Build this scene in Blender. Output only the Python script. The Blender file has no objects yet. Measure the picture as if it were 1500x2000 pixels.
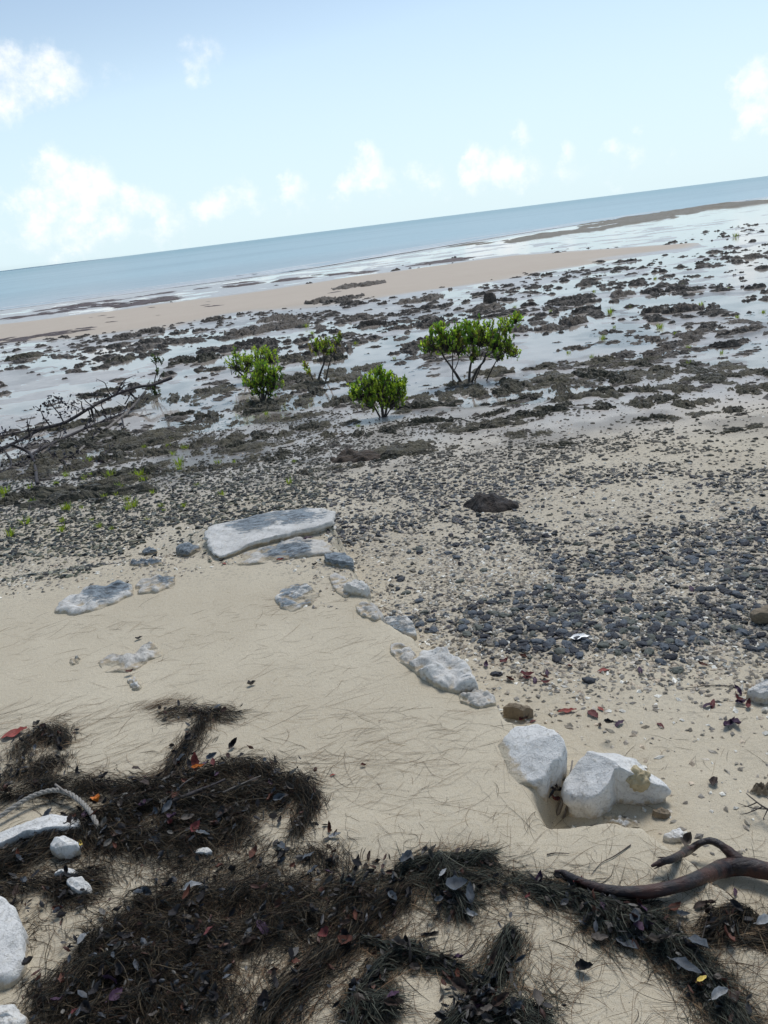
import bpy, math, random
import numpy as np
from mathutils import Vector, Matrix, noise as mnoise

# ------------------------------------------------------------------ camera
SC = bpy.context.scene
CO = SC.collection
F = 1530.0
ROLL = math.atan(187 / 1500)
PITCH = math.atan(563 / F * math.cos(ROLL))
H = 1.65
ca, sa, cp, sp = math.cos(ROLL), math.sin(ROLL), math.cos(PITCH), math.sin(PITCH)
RV = np.array((ca, -sa * sp, -sa * cp)); UV = np.array((sa, ca * sp, ca * cp)); FV = np.array((0, cp, -sp))
CAM = np.array((0.0, 0.0, H))
cam = bpy.data.cameras.new('camera'); camo = bpy.data.objects.new('camera', cam); CO.objects.link(camo)
camo.matrix_world = Matrix(((RV[0], UV[0], -FV[0], 0), (RV[1], UV[1], -FV[1], 0), (RV[2], UV[2], -FV[2], H), (0, 0, 0, 1)))
cam.sensor_fit = 'VERTICAL'; cam.sensor_height = 24; cam.lens = 24 * F / 2000
cam.clip_start = 0.02; cam.clip_end = 60000
SC.camera = camo

# ------------------------------------------------------------------ light, sky, exposure
SUN_EL, SUN_AZ = math.radians(58), math.radians(25)      # azimuth measured from +Y towards +X
SUN_STRENGTH, SUN_ANGLE, SKY_STRENGTH, EXPOSURE = 1.7, math.radians(20), 0.13, 0.42
sl = bpy.data.lights.new('sun', 'SUN'); sl.energy = SUN_STRENGTH; sl.angle = SUN_ANGLE; sl.color = (1, 0.96, 0.9)
so = bpy.data.objects.new('sun', sl); CO.objects.link(so)
sd = Vector((math.sin(SUN_AZ) * math.cos(SUN_EL), math.cos(SUN_AZ) * math.cos(SUN_EL), math.sin(SUN_EL)))
so.rotation_euler = sd.to_track_quat('Z', 'Y').to_euler()
SC.view_settings.view_transform = 'Standard'; SC.view_settings.look = 'None'
SC.view_settings.exposure = EXPOSURE; SC.view_settings.gamma = 1; SC.view_settings.use_curve_mapping = False
SC.cycles.use_denoising = True
SC.cycles.max_bounces = 6; SC.cycles.transparent_max_bounces = 8


def ray(px, py):
    d = FV + (px - 750) / F * RV + (1000 - py) / F * UV
    return d / np.linalg.norm(d)


W = bpy.data.worlds.new("World"); SC.world = W; W.use_nodes = True
wt = W.node_tree; wt.nodes.clear()


class NT:
    """small helper to write node trees"""
    def __init__(s, t): s.t = t
    def n(s, ty, ins=None, **kw):
        nd = s.t.nodes.new(ty)
        for k, v in kw.items(): setattr(nd, k, v)
        for k, v in (ins or {}).items(): s.set(nd, k, v)
        return nd
    def set(s, nd, k, v):
        i = nd.inputs[k]
        if isinstance(v, bpy.types.NodeSocket): s.t.links.new(v, i)
        elif isinstance(v, bpy.types.Node): s.t.links.new(v.outputs[0], i)
        else:
            if isinstance(v, tuple) and len(v) == 3 and i.type == 'RGBA': v = v + (1,)
            i.default_value = v
    def math(s, op, a, b=0.0, c=None, clamp=False):
        nd = s.n('ShaderNodeMath', operation=op, use_clamp=clamp)
        s.set(nd, 0, a); s.set(nd, 1, b)
        if c is not None: s.set(nd, 2, c)
        return nd.outputs[0]
    def ramp(s, v, a, b, lo=0.0, hi=1.0, smooth=True):
        nd = s.n('ShaderNodeMapRange', {0: v, 1: a, 2: b, 3: lo, 4: hi})
        nd.interpolation_type = 'SMOOTHSTEP' if smooth else 'LINEAR'; nd.clamp = True
        return nd.outputs[0]
    def mix(s, f, a, b, mode='MIX'):
        nd = s.n('ShaderNodeMix', data_type='RGBA', blend_type=mode)
        s.set(nd, 0, f); s.set(nd, 6, a); s.set(nd, 7, b)
        return nd.outputs[2]
    def noise(s, vec, scale, detail=4.0, rough=0.55, dist=0.0):
        return s.n('ShaderNodeTexNoise', {'Vector': vec, 'Scale': scale, 'Detail': detail, 'Roughness': rough, 'Distortion': dist})
    def vor(s, vec, scale, feature='F1', rnd=1.0):
        return s.n('ShaderNodeTexVoronoi', {'Vector': vec, 'Scale': scale, 'Randomness': rnd}, feature=feature)
    def attr(s, name):
        return s.n('ShaderNodeAttribute', attribute_name=name)


# cumulus puffs: (x, y, radius, weight), turned into directions of the sky
CLOUDS = [(-60, 150, 75, 1), (15, 140, 55, 1), (70, 150, 58, 1), (120, 145, 48, 1), (5, 215, 50, .45), (390, 112, 48, .6), (425, 96, 24, .35),
          (240, 128, 40, .28), (200, 150, 55, .2), (102, 312, 34, .8), (85, 345, 42, .8), (180, 350, 46, .9), (150, 400, 75, .9), (120, 440, 90, .7), (262, 388, 34, .8),
          (205, 405, 50, .8), (35, 388, 30, .5), (310, 400, 26, .5), (330, 430, 70, .35), (398, 392, 28, .6), (470, 376, 34, .7), (435, 390, 30, .6),
          (566, 348, 24, .7), (575, 374, 36, .6), (720, 306, 30, .85), (712, 335, 42, .8), (668, 362, 20, .6), (755, 350, 30, .5), (810, 332, 24, .5), (850, 345, 30, .35),
          (930, 312, 38, .8), (915, 335, 30, .7), (978, 318, 34, .6), (1010, 256, 24, .8), (1024, 276, 20, .6), (1045, 326, 28, .5), (1000, 340, 40, .4),
          (1110, 292, 20, .5), (1100, 322, 24, .35), (1197, 290, 22, .6), (1250, 250, 20, .4), (1245, 302, 26, .4), (1320, 300, 24, .3), (1462, 130, 26, .8), (1448, 168, 34, .85), (1492, 175, 46, .9),
          (1440, 212, 26, .7), (1480, 230, 50, .45), (1560, 170, 90, .9), (1620, 260, 70, .6), (-120, 420, 120, .6), (-160, 240, 60, .5)]
t = NT(wt)
tc = t.n('ShaderNodeTexCoord').outputs['Generated']
nd1 = t.noise(tc, 30, 8, 0.64)
nd2 = t.noise(tc, 75, 4, 0.6)
warp = t.n('ShaderNodeVectorMath', {0: nd1.outputs['Color'], 1: (0.5, 0.5, 0.5)}, operation='SUBTRACT')
warp = t.n('ShaderNodeVectorMath', {0: warp, 3: 0.028}, operation='SCALE')
dirv = t.n('ShaderNodeVectorMath', {0: tc, 1: warp}, operation='ADD').outputs[0]
acc = None
for (cx, cy, r, w) in CLOUDS + [(60 + 88 * k, 455 - 11 * k + (k * 37 % 23), 34 + k * 13 % 17, .34) for k in range(14)]:
    w *= 1.2 if cy > 240 else 1.0
    d = ray(cx, cy)
    dist = t.n('ShaderNodeVectorMath', {0: dirv, 1: tuple(d)}, operation='DISTANCE').outputs['Value']
    v = t.ramp(dist, 0.0, r / F * 1.28, w, 0.0)
    acc = v if acc is None else t.math('ADD', acc, v)
# small random cumulus elsewhere in the low sky, so it goes on beyond the frame
n3 = t.noise(tc, 9, 6, 0.6)
sxyz = t.n('ShaderNodeSeparateXYZ', {0: tc})
cam_side = t.ramp(sxyz.outputs[1], 0.55, 0.35)
oth = t.math('MULTIPLY', t.ramp(n3, 0.52, 0.68), cam_side)
acc = t.math('MAXIMUM', acc, t.math('MULTIPLY', oth, 0.8))
edge = t.math('ADD', t.math('MULTIPLY', t.math('SUBTRACT', nd1, 0.5), 0.9), t.math('MULTIPLY', t.math('SUBTRACT', nd2, 0.5), 0.55))
dens = t.ramp(t.math('ADD', t.math('MINIMUM', acc, 1.0), t.math('MULTIPLY', edge, t.ramp(acc, 0.0, 0.3, 0, 1.9))), 0.18, 1.6)
sky = t.n('ShaderNodeTexSky', sky_type='NISHITA', sun_disc=False, sun_elevation=SUN_EL, sun_rotation=SUN_AZ,
          altitude=0, air_density=1.0, dust_density=0.6, ozone_density=1.6)
bw = t.n('ShaderNodeRGBToBW', {0: sky.outputs[0]}).outputs[0]
lowz = t.ramp(sxyz.outputs[2], 0.0, 0.42)
bw = t.math('MULTIPLY', t.math('MINIMUM', bw, 5.3), t.ramp(lowz, 0, 1, 1.0, .72))
tint_ = t.mix(lowz, (0.80, 1.0, 1.08), (0.72, 0.98, 1.32))
veil = t.mix(t.ramp(lowz, 0, 1, .93, .6), sky.outputs[0], t.n('ShaderNodeVectorMath', {0: t.n('ShaderNodeCombineXYZ', {0: bw, 1: bw, 2: bw}), 1: tint_}, operation='MULTIPLY').outputs[0])
cloudcol = t.mix(t.ramp(nd1, 0.35, 0.6), (5.4, 5.9, 6.3), (6.7, 6.7, 6.7))
skycol = t.mix(t.math('MULTIPLY', dens, 0.9), veil, cloudcol)
bg = t.n('ShaderNodeBackground', {0: skycol, 1: SKY_STRENGTH})
t.n('ShaderNodeOutputWorld', {0: bg})

# ------------------------------------------------------------------ maths helpers
rng = np.random.default_rng(7); random.seed(7)


def ss(a, b, x):
    t_ = np.clip((np.asarray(x, float) - a) / (b - a), 0, 1); return t_ * t_ * (3 - 2 * t_)


def vnoise(x, y, seed=0):
    x = np.asarray(x, float); y = np.asarray(y, float)
    xi = np.floor(x).astype(np.int64); yi = np.floor(y).astype(np.int64); fx = x - xi; fy = y - yi
    fx = fx * fx * (3 - 2 * fx); fy = fy * fy * (3 - 2 * fy)

    def h(a, b):
        n = (a * 374761393 + b * 668265263 + seed * 1442695041) & 0xffffffff
        n = ((n ^ (n >> 13)) * 1274126177) & 0xffffffff
        n = (n ^ (n >> 16)) & 0xffffff
        return n / float(0xffffff)
    return (h(xi, yi) * (1 - fx) + h(xi + 1, yi) * fx) * (1 - fy) + (h(xi, yi + 1) * (1 - fx) + h(xi + 1, yi + 1) * fx) * fy


def fbm(x, y, o=4, seed=0, g=0.5):
    s = 0; a = 1; tot = 0; c, q = math.cos(0.6), math.sin(0.6)
    for i in range(o):
        s = s + a * vnoise(x, y, seed + i * 17); tot += a; a *= g
        x, y = 2.03 * (c * x - q * y) + 5.1, 2.03 * (q * x + c * y) + 1.7
    return s / tot


def plane_pt(px, py, z):
    d = ray(px, py); return (CAM + d * ((z - H) / d[2]))[:2]


def project(x, y, z):
    """world -> photo position, used to read the density maps traced from the photo"""
    v = np.stack([x, y, z - H], -1); dd = np.maximum(v @ FV, 0.05)
    return 750 + F * (v @ RV) / dd, 1000 - F * (v @ UV) / dd


def sdf(poly, x, y):
    """signed distance, negative inside"""
    d = np.full(np.shape(x), 1e9); ins = np.zeros(np.shape(x), bool); n = len(poly)
    for i in range(n):
        ax, ay = poly[i]; bx, by = poly[(i + 1) % n]; ex, ey = bx - ax, by - ay
        tt = np.clip(((x - ax) * ex + (y - ay) * ey) / (ex * ex + ey * ey + 1e-12), 0, 1)
        d = np.minimum(d, np.hypot(x - ax - tt * ex, y - ay - tt * ey))
        c = ((ay > y) != (by > y)) & (x < (bx - ax) * (y - ay) / (by - ay + 1e-12) + ax); ins ^= c
    return np.where(ins, -d, d)


def seg_dist(pts, x, y):
    d = np.full(np.shape(x), 1e9)
    for (ax, ay), (bx, by) in zip(pts[:-1], pts[1:]):
        ex, ey = bx - ax, by - ay
        tt = np.clip(((x - ax) * ex + (y - ay) * ey) / (ex * ex + ey * ey + 1e-12), 0, 1)
        d = np.minimum(d, np.hypot(x - ax - tt * ex, y - ay - tt * ey))
    return d


# ------------------------------------------------------------------ terrain
PLAT = [(-1500, 1480), (-600, 1235), (0, 1132), (130, 1112), (260, 1098), (390, 1085), (430, 1020), (640, 1005), (655, 1060), (692, 1105),
        (722, 1165), (760, 1215), (820, 1262), (905, 1300), (938, 1352), (985, 1392), (1025, 1412), (1095, 1465), (1040, 1540), (1075, 1600), (1190, 1597),
        (1262, 1606), (1322, 1652), (1400, 1712), (1500, 1800), (1640, 1960), (1700, 2600)]
plat = [tuple(plane_pt(a, b, 0)) for a, b in PLAT] + [(1.0, -6), (-9, -6)]
BAR = [(-400, 715), (0, 668), (150, 655), (300, 640), (450, 613), (600, 598), (700, 583), (850, 563), (1000, 536), (1150, 510), (1330, 484),
       (1320, 478), (1150, 489), (1000, 500), (850, 520), (700, 540), (540, 565), (400, 583), (250, 605), (0, 634), (-400, 690)]
bar = [tuple(plane_pt(a, b, -0.47)) for a, b in BAR]
SEA_Z = -0.72
SHORE = [(-900, 735), (0, 606), (300, 566), (540, 534), (800, 492), (1000, 458), (1200, 428), (1350, 406), (1500, 388), (1900, 330)]
shore = [tuple(plane_pt(a, b, SEA_Z)) for a, b in SHORE if ray(a, b)[2] < -0.012]
shore = [(-120, shore[0][1] - 12)] + shore + [(shore[-1][0] + 300, shore[-1][1] + 90)]
sea_poly = shore + [(900, 4000), (-900, 4000), (-900, 40)]


def zflat(x, y):
    return -0.12 - 0.33 * ss(2.4, 11, y) - 0.05 * ss(11, 32, y)


def z_base(x, y):
    x = np.asarray(x, float); y = np.asarray(y, float)
    wob = 0.05 * (vnoise(x * 5, y * 5, 3) - 0.5) + 0.03 * (vnoise(x * 17, y * 17, 4) - 0.5)
    d = sdf(plat, x, y) + wob
    left = ss(-0.3, -0.9, x) * ss(3.2, 3.8, y)
    k = ss(0, 1, (d + 0.02 + 0.1 * left) / (0.07 + 0.6 * left))
    z = zflat(x, y) * k
    z = z + 0.02 * ss(0.35, 0.0, -d) * (1 - k) * (1 - left) * 0      # keep the rim level
    far = y > 15
    if np.any(far):
        sd_ = sdf(sea_poly, x, y)
        z = np.where(far, z - 0.26 * ss(9, -1, sd_) - 1.2 * ss(0, -30, sd_), z)
        z = np.where(far, z + 0.075 * ss(0.8, -1.6, sdf(bar, x, y) + 1.2 * (fbm(x * .35, y * .5, 3, 9) - .5)), z)
    return z


# density maps read at positions in the photo
GX = np.array([0, 250, 500, 750, 1000, 1250, 1500.])


def table(rows):
    ys = np.array([r[0] for r in rows], float); v = np.array([r[1:] for r in rows], float)

    def f(px, py):
        px = np.clip(px, 0, 1500); py = np.clip(py, ys[0], ys[-1])
        j = np.clip(np.searchsorted(ys, py) - 1, 0, len(ys) - 2); i = np.clip((px // 250).astype(int), 0, 5)
        fx = (px - GX[i]) / 250; fy = (py - ys[j]) / (ys[j + 1] - ys[j])
        return (v[j, i] * (1 - fx) + v[j, i + 1] * fx) * (1 - fy) + (v[j + 1, i] * (1 - fx) + v[j + 1, i + 1] * fx) * fy
    return f


GRAVEL = table([(790, 0, 0, .1, .1, .08, .1, .15), (850, .25, .3, .6, .75, .65, .55, .6), (900, .8, .65, .9, .9, .8, .7, .75), (950, 1, 1, 1, .85, .85, .7, .75),
                (1000, 1, 1, .85, .75, .75, .7, .75), (1050, 1, .85, .55, .7, .6, .65, .7), (1095, .7, .2, .1, .6, .5, .55, .75), (1150, .0, 0, 0, .5, .42, .65, .9),
                (1200, 0, 0, 0, .3, .42, .6, .95), (1250, 0, 0, 0, .1, .4, .5, .75), (1300, 0, 0, 0, 0, .12, .08, .1), (1350, 0, 0, 0, 0, .02, .01, .02), (1420, 0, 0, 0, 0, 0, 0, 0)])
SHELL = table([(850, .05, .05, .08, .1, .1, .1, .1), (950, .12, .12, .15, .3, .25, .25, .25), (1060, .3, .25, .2, .6, .6, .6, .6), (1110, .8, .6, .4, .8, .8, .8, .8), (1170, .35, .1, .0, .8, 1, 1, 1),
               (1250, .02, 0, 0, .4, 1, 1, 1), (1310, 0, 0, 0, .1, .5, .5, .5), (1400, 0, 0, 0, 0, .12, .15, .15), (1600, 0, 0, 0, 0, .03, .06, .08), (1800, 0, 0, 0, 0, 0, 0, 0)])
REEF = table([(470, 0, 0, 0, 0, 0, 0, .1), (500, 0, 0, 0, 0, 0, .12, .5), (540, 0, 0, 0, 0, .1, .55, .6), (580, 0, 0, 0, .15, .5, .6, .6), (620, 0, 0, .4, .6, .75, .75, .7),
              (660, 0, .5, .65, .7, .75, .75, .7), (700, .35, .6, .7, .75, .7, .7, .7), (750, .2, .5, .85, .8, .8, .75, .8), (800, .4, .5, .75, .7, .45, .55, .65),
              (850, .5, .6, .75, .75, .6, .5, .5), (900, .85, .75, .85, .6, .5, .45, .4), (950, .6, .5, .4, .3, .35, .25, .25), (1000, .3, .2, .1, .05, .05, .05, .05), (1050, 0, 0, 0, 0, 0, 0, 0)])
POOL = table([(380, .9, .9, .9, .9, .9, .9, .9), (470, .8, .8, .8, .8, .8, .75, .85), (540, .6, .6, .6, .45, .5, .7, .75), (600, .3, .3, .35, .5, .7, .75, .75), (650, .45, .6, .7, .75, .75, .7, .7),
              (700, .7, .7, .7, .75, .75, .7, .7), (740, .3, .65, .7, .7, .65, .6, .5), (790, .75, .75, .6, .5, .35, .35, .3), (840, .65, .6, .45, .2, .1, .12, .1), (900, .45, .35, .15, 0, 0, 0, 0), (960, 0, 0, 0, 0, 0, 0, 0)])


def pool_mask(x, y, z):
    px, py = project(x, y, z)
    return POOL(px, py) - .08 + (fbm(x * .55 + 3, y * .8, 4, 21) - 0.5) * 1.5 + (fbm(x * 3, y * 4, 3, 5) - .5) * 0.5


# litter strokes: photo polyline, half width in px, strands, direction spread, heap height, name id
STROKES = [
    ('T', [(312, 1403), (360, 1388), (410, 1392), (462, 1400)], 13, 620, .35, .014), ('T', [(405, 1395), (388, 1430), (362, 1470), (345, 1490), (335, 1520)], 14, 900, .3, .018),
    ('brush', [(285, 1388), (330, 1368), (375, 1362)], 10, 130, .2, .005),
    ('loop', [(128, 1455), (112, 1436), (80, 1432), (48, 1455), (30, 1495), (12, 1525), (-20, 1560)], 17, 1300, .35, .02), ('loop', [(95, 1480), (85, 1510), (60, 1530)], 22, 700, .6, .02),
    ('mat', [(-60, 1570), (0, 1560), (60, 1545), (150, 1540), (230, 1548), (300, 1545), (380, 1525), (440, 1505), (500, 1503), (560, 1525), (605, 1560)], 22, 3600, .4, .035),
    ('mat', [(605, 1555), (600, 1590), (582, 1635)], 14, 600, .35, .02), ('mat', [(220, 1580), (330, 1580), (430, 1560), (560, 1550)], 30, 3600, .6, .035),
    ('mat', [(150, 1625), (250, 1640), (330, 1655), (430, 1640), (480, 1610)], 32, 2600, .7, .025), ('mat', [(200, 1600), (320, 1620), (480, 1590)], 30, 2400, .8, .03),
    ('mat', [(-80, 1740), (0, 1700), (60, 1670), (120, 1630), (180, 1600)], 26, 2400, .3, .025), ('mat', [(-60, 1780), (20, 1755), (120, 1740), (200, 1725)], 26, 1900, .4, .025),
    ('mat', [(300, 1700), (420, 1690), (560, 1700), (640, 1680)], 30, 900, 1.1, .008), ('mat', [(620, 1620), (655, 1660), (650, 1720), (630, 1780)], 22, 800, .5, .01),
    ('mat', [(100, 1745), (220, 1775), (360, 1765), (500, 1745), (620, 1760), (720, 1745)], 30, 3000, .6, .025),
    ('mat', [(140, 1850), (260, 1820), (380, 1830), (480, 1840), (580, 1800), (680, 1770)], 34, 3400, .7, .03),
    ('mat', [(80, 1985), (160, 1920), (260, 1880), (360, 1890), (440, 1870)], 40, 3600, .7, .03), ('mat', [(150, 2020), (260, 1970), (380, 1960), (440, 2010)], 36, 2600, .8, .03),
    ('mat', [(500, 2040), (550, 1960), (620, 1890), (680, 1840), (730, 1780), (790, 1740)], 24, 2200, .25, .02),
    ('mat', [(100, 1800), (100, 1900), (130, 1990)], 30, 500, 1.3, .005),
    ('knot', [(665, 1735), (720, 1710), (790, 1702), (860, 1690), (960, 1688)], 15, 1500, .35, .02), ('knot', [(860, 1690), (875, 1730), (900, 1780)], 30, 1700, .6, .025), ('knot', [(720, 1690), (800, 1730), (980, 1720), (1040, 1725)], 24, 1000, .5, .01),
    ('wedge', [(1045, 1738), (1110, 1752), (1170, 1775), (1230, 1800), (1290, 1835)], 22, 2300, .3, .02), ('wedge', [(1150, 1775), (1220, 1815), (1290, 1800)], 30, 1500, .6, .02),
    ('wedge', [(1290, 1840), (1345, 1870), (1385, 1920), (1425, 1980), (1450, 2040)], 24, 1900, .5, .02),
    ('sheaf', [(1000, 1830), (985, 1870), (965, 1920), (920, 1960), (880, 2010)], 18, 1700, .16, .03), ('sheaf', [(700, 1835), (780, 1855), (850, 1875), (910, 1910), (950, 1950)], 12, 1100, .22, .015),
    ('sheaf', [(690, 2020), (705, 1950), (745, 1890), (800, 1850)], 15, 1300, .2, .02), ('sheaf', [(880, 1960), (960, 1960), (1060, 2020)], 34, 2600, .6, .03), ('sheaf', [(690, 1960), (760, 1985)], 34, 900, .7, .02),
    ('edge', [(1560, 1770), (1480, 1780), (1420, 1805), (1395, 1825)], 22, 1500, .5, .02), ('edge', [(1540, 1850), (1440, 1840), (1380, 1840)], 9, 420, .25, .008),
]
HOLE = plane_pt(1062, 1560, -0.05)


def stroke_world(p): return [tuple(plane_pt(a, b, 0.0)) for a, b in p]


SW = []
for nm, pts, w, n, spr, hh in STROKES:
    mx = sum(p[0] for p in pts) / len(pts); my = min(1990, sum(p[1] for p in pts) / len(pts))
    q0 = plane_pt(mx, my, 0); sc_ = math.hypot(math.hypot(*q0), H) / F
    SW.append((nm, stroke_world(pts), w * sc_ * (.8 if nm in ('knot', 'wedge', 'sheaf', 'edge') else 1.0), int(n * .85), spr, hh))


def litter(x, y):
    m = np.zeros(np.shape(x)); near = (y < 3.2) & (y > 0.4) & (np.abs(x) < 3)
    if np.any(near):
        xn, yn = x[near], y[near]; v = np.zeros(xn.shape)
        nz = fbm(xn * 18, yn * 18, 3, 77)
        for nm, pts, w, n, spr, hh in SW:
            if n < 700 or spr > 1: continue
            d = seg_dist(pts, xn, yn)
            v = np.maximum(v, np.exp(-(d / (w * 1.05)) ** 2) * min(1, hh / .02))
        m[near] = v * np.clip(-.25 + 2.1 * nz, 0, 1.1) * ss(.36, .52, fbm(xn * 7, yn * 7, 3, 33))
    return np.clip(m, 0, 1)


def z_ground(x, y, want=False):
    x = np.asarray(x, float); y = np.asarray(y, float)
    z = z_base(x, y)
    r = np.hypot(x, y)
    lit = litter(x, y)
    fade = ss(30, 8, r)
    z = z + 0.012 * (fbm(x * 2.2, y * 2.2, 3, 31) - .5) * ss(6, 3, r) + 0.004 * (fbm(x * 14, y * 14, 3, 8) - .5) * fade
    z = z + 0.03 * (fbm(x * 5.5, y * 5.5, 2, 12) - .5) * ss(2.3, 1.7, y) * ss(0.3, 0.8, y)
    z = z + 0.012 * lit
    z = z - 0.035 * np.exp(-(((x - HOLE[0]) / .055) ** 2 + ((y - HOLE[1]) / .08) ** 2))
    fl = ss(5.6, 7.5, y)
    pm = np.zeros(np.shape(x))
    q = y > 5
    if np.any(q):
        pm[q] = pool_mask(x[q], y[q], z[q]) * ss(0.3, 1.2, sdf(bar, x[q], y[q]))
        z = z + fl * np.where(q, -0.022 * (ss(.25, .75, pm) - .5), 0)
    if want: return z, lit, pm
    return z


def gz(x, y): return float(z_ground(np.array([x]), np.array([y]))[0])


TS = np.exp(np.linspace(math.log(1.2), math.log(160), 700))


def at(px, py, lift=0.0):
    d = ray(px, py); P = CAM + TS[:, None] * d
    g = z_base(P[:, 0], P[:, 1]); below = np.nonzero(P[:, 2] < g)[0]
    if len(below) == 0: q = plane_pt(px, py, -0.5)
    else:
        i = below[0]; i0 = max(i - 1, 0); a0 = P[i0, 2] - g[i0]; a1 = g[i] - P[i, 2]
        q = (P[i0] + (P[i] - P[i0]) * a0 / (a0 + a1 + 1e-9))[:2]
    return Vector((q[0], q[1], gz(q[0], q[1]) + lift))


def vp(px, py, y):
    """point on the photo ray at depth y"""
    d = ray(px, py); return Vector(CAM + d * (y / d[1]))


# ------------------------------------------------------------------ object helpers
def tag(o, label=None, cat=None, group=None, kind=None):
    if label: o['label'] = label
    if cat: o['category'] = cat
    if group: o['group'] = group
    if kind: o['kind'] = kind
    return o


def mesh_np(name, v, f, mat, smooth=True, attrs=None, parent=None, k=None, link=True):
    """v (n,3), f (m,k) equal sized faces; attrs name -> (n,) or (n,3)"""
    me = bpy.data.meshes.new(name); v = np.asarray(v, np.float32); f = np.asarray(f, np.int32)
    me.vertices.add(len(v)); me.vertices.foreach_set('co', v.ravel())
    k = f.shape[1]; me.loops.add(f.size); me.loops.foreach_set('vertex_index', f.ravel())
    me.polygons.add(len(f)); me.polygons.foreach_set('loop_start', np.arange(0, f.size, k, dtype=np.int32))
    me.polygons.foreach_set('use_smooth', np.full(len(f), smooth))
    me.update(calc_edges=True)
    for a, val in (attrs or {}).items():
        val = np.asarray(val, np.float32)
        if val.ndim == 1:
            at_ = me.attributes.new(a, 'FLOAT', 'POINT'); at_.data.foreach_set('value', val)
        else:
            at_ = me.attributes.new(a, 'FLOAT_COLOR', 'POINT')
            at_.data.foreach_set('color', np.concatenate([val, np.ones((len(val), 1), np.float32)], 1).ravel())
    if mat: me.materials.append(mat)
    if not link: return me
    o = bpy.data.objects.new(name, me); CO.objects.link(o)
    if parent: o.parent = parent
    return o


def inst(name, me, loc, rot=(0, 0, 0), scale=(1, 1, 1), parent=None):
    o = bpy.data.objects.new(name, me); CO.objects.link(o); o.location = loc; o.rotation_euler = rot; o.scale = scale
    if parent: o.parent = parent
    return o


def empty(name, loc):
    o = bpy.data.objects.new(name, None); CO.objects.link(o); o.location = loc; o.empty_display_size = .1
    return o


def tube_arrays(pts, rad, n=8, seed=0, rough=0.0):
    """smooth tapered tube through pts, returns v, quads, cap by collapsing"""
    P = [Vector(p) for p in pts]; vs = []; fs = []
    up = Vector((0, 0, 1)); prev = None
    for i, p in enumerate(P):
        d = (P[min(i + 1, len(P) - 1)] - P[max(i - 1, 0)]).normalized()
        if prev is None:
            a = d.cross(up)
            if a.length < .1: a = d.cross(Vector((1, 0, 0)))
        else: a = prev - d * prev.dot(d)
        a.normalize(); prev = a; b = d.cross(a)
        for j in range(n):
            th = 2 * math.pi * j / n; r = rad[i]
            if rough: r *= 1 + rough * (mnoise.noise(Vector((math.cos(th) * 1.5 + seed, math.sin(th) * 1.5, i * .35))))
            vs.append(p + a * (math.cos(th) * r) + b * (math.sin(th) * r))
    for i in range(len(P) - 1):
        for j in range(n):
            fs.append((i * n + j, i * n + (j + 1) % n, (i + 1) * n + (j + 1) % n, (i + 1) * n + j))
    c0 = len(vs); vs.append(P[0]); vs.append(P[-1])
    m = (len(P) - 1) * n
    for j in range(0, n):
        fs.append((c0, (j + 1) % n, j, c0)); fs.append((c0 + 1, m + j, m + (j + 1) % n, c0 + 1))
    return vs, fs


def mesh_py(name, vs, fs, mat, parent=None, smooth=True, link=True, attrs=None):
    me = bpy.data.meshes.new(name)
    me.from_pydata([tuple(v) for v in vs], [], [tuple(dict.fromkeys(f)) for f in fs]); me.update()
    if smooth: me.polygons.foreach_set('use_smooth', [True] * len(me.polygons))
    for a, val in (attrs or {}).items():
        at_ = me.attributes.new(a, 'FLOAT', 'POINT'); at_.data.foreach_set('value', np.asarray(val, np.float32))
    if mat: me.materials.append(mat)
    if not link: return me
    o = bpy.data.objects.new(name, me); CO.objects.link(o)
    if parent: o.parent = parent
    return o


def spline(pts, rad, k=5):
    """Catmull-Rom resample of points and radii"""
    P = [Vector(p) for p in pts]; out = []; rr = []
    for i in range(len(P) - 1):
        p0, p1, p2, p3 = P[max(i - 1, 0)], P[i], P[i + 1], P[min(i + 2, len(P) - 1)]
        for j in range(k):
            t_ = j / k
            out.append(.5 * ((2 * p1) + (p2 - p0) * t_ + (2 * p0 - 5 * p1 + 4 * p2 - p3) * t_ * t_ + (3 * p1 - p0 - 3 * p2 + p3) * t_ ** 3))
            rr.append(rad[i] * (1 - t_) + rad[i + 1] * t_)
    out.append(P[-1]); rr.append(rad[-1])
    return out, rr


# ------------------------------------------------------------------ materials
def mat(name):
    m = bpy.data.materials.new(name); m.use_nodes = True; m.node_tree.nodes.clear()
    return m, NT(m.node_tree)


def finish(t_, col, rough, bump=None, bstr=0.3, bdist=0.01, spec=0.5, **kw):
    ins = {'Base Color': col, 'Roughness': rough, 'Specular IOR Level': spec}
    if bump is not None:
        ins['Normal'] = t_.n('ShaderNodeBump', {'Height': bump, 'Strength': bstr, 'Distance': bdist}).outputs[0]
    ins.update(kw)
    b = t_.n('ShaderNodeBsdfPrincipled', ins)
    t_.n('ShaderNodeOutputMaterial', {0: b})
    return b


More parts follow.
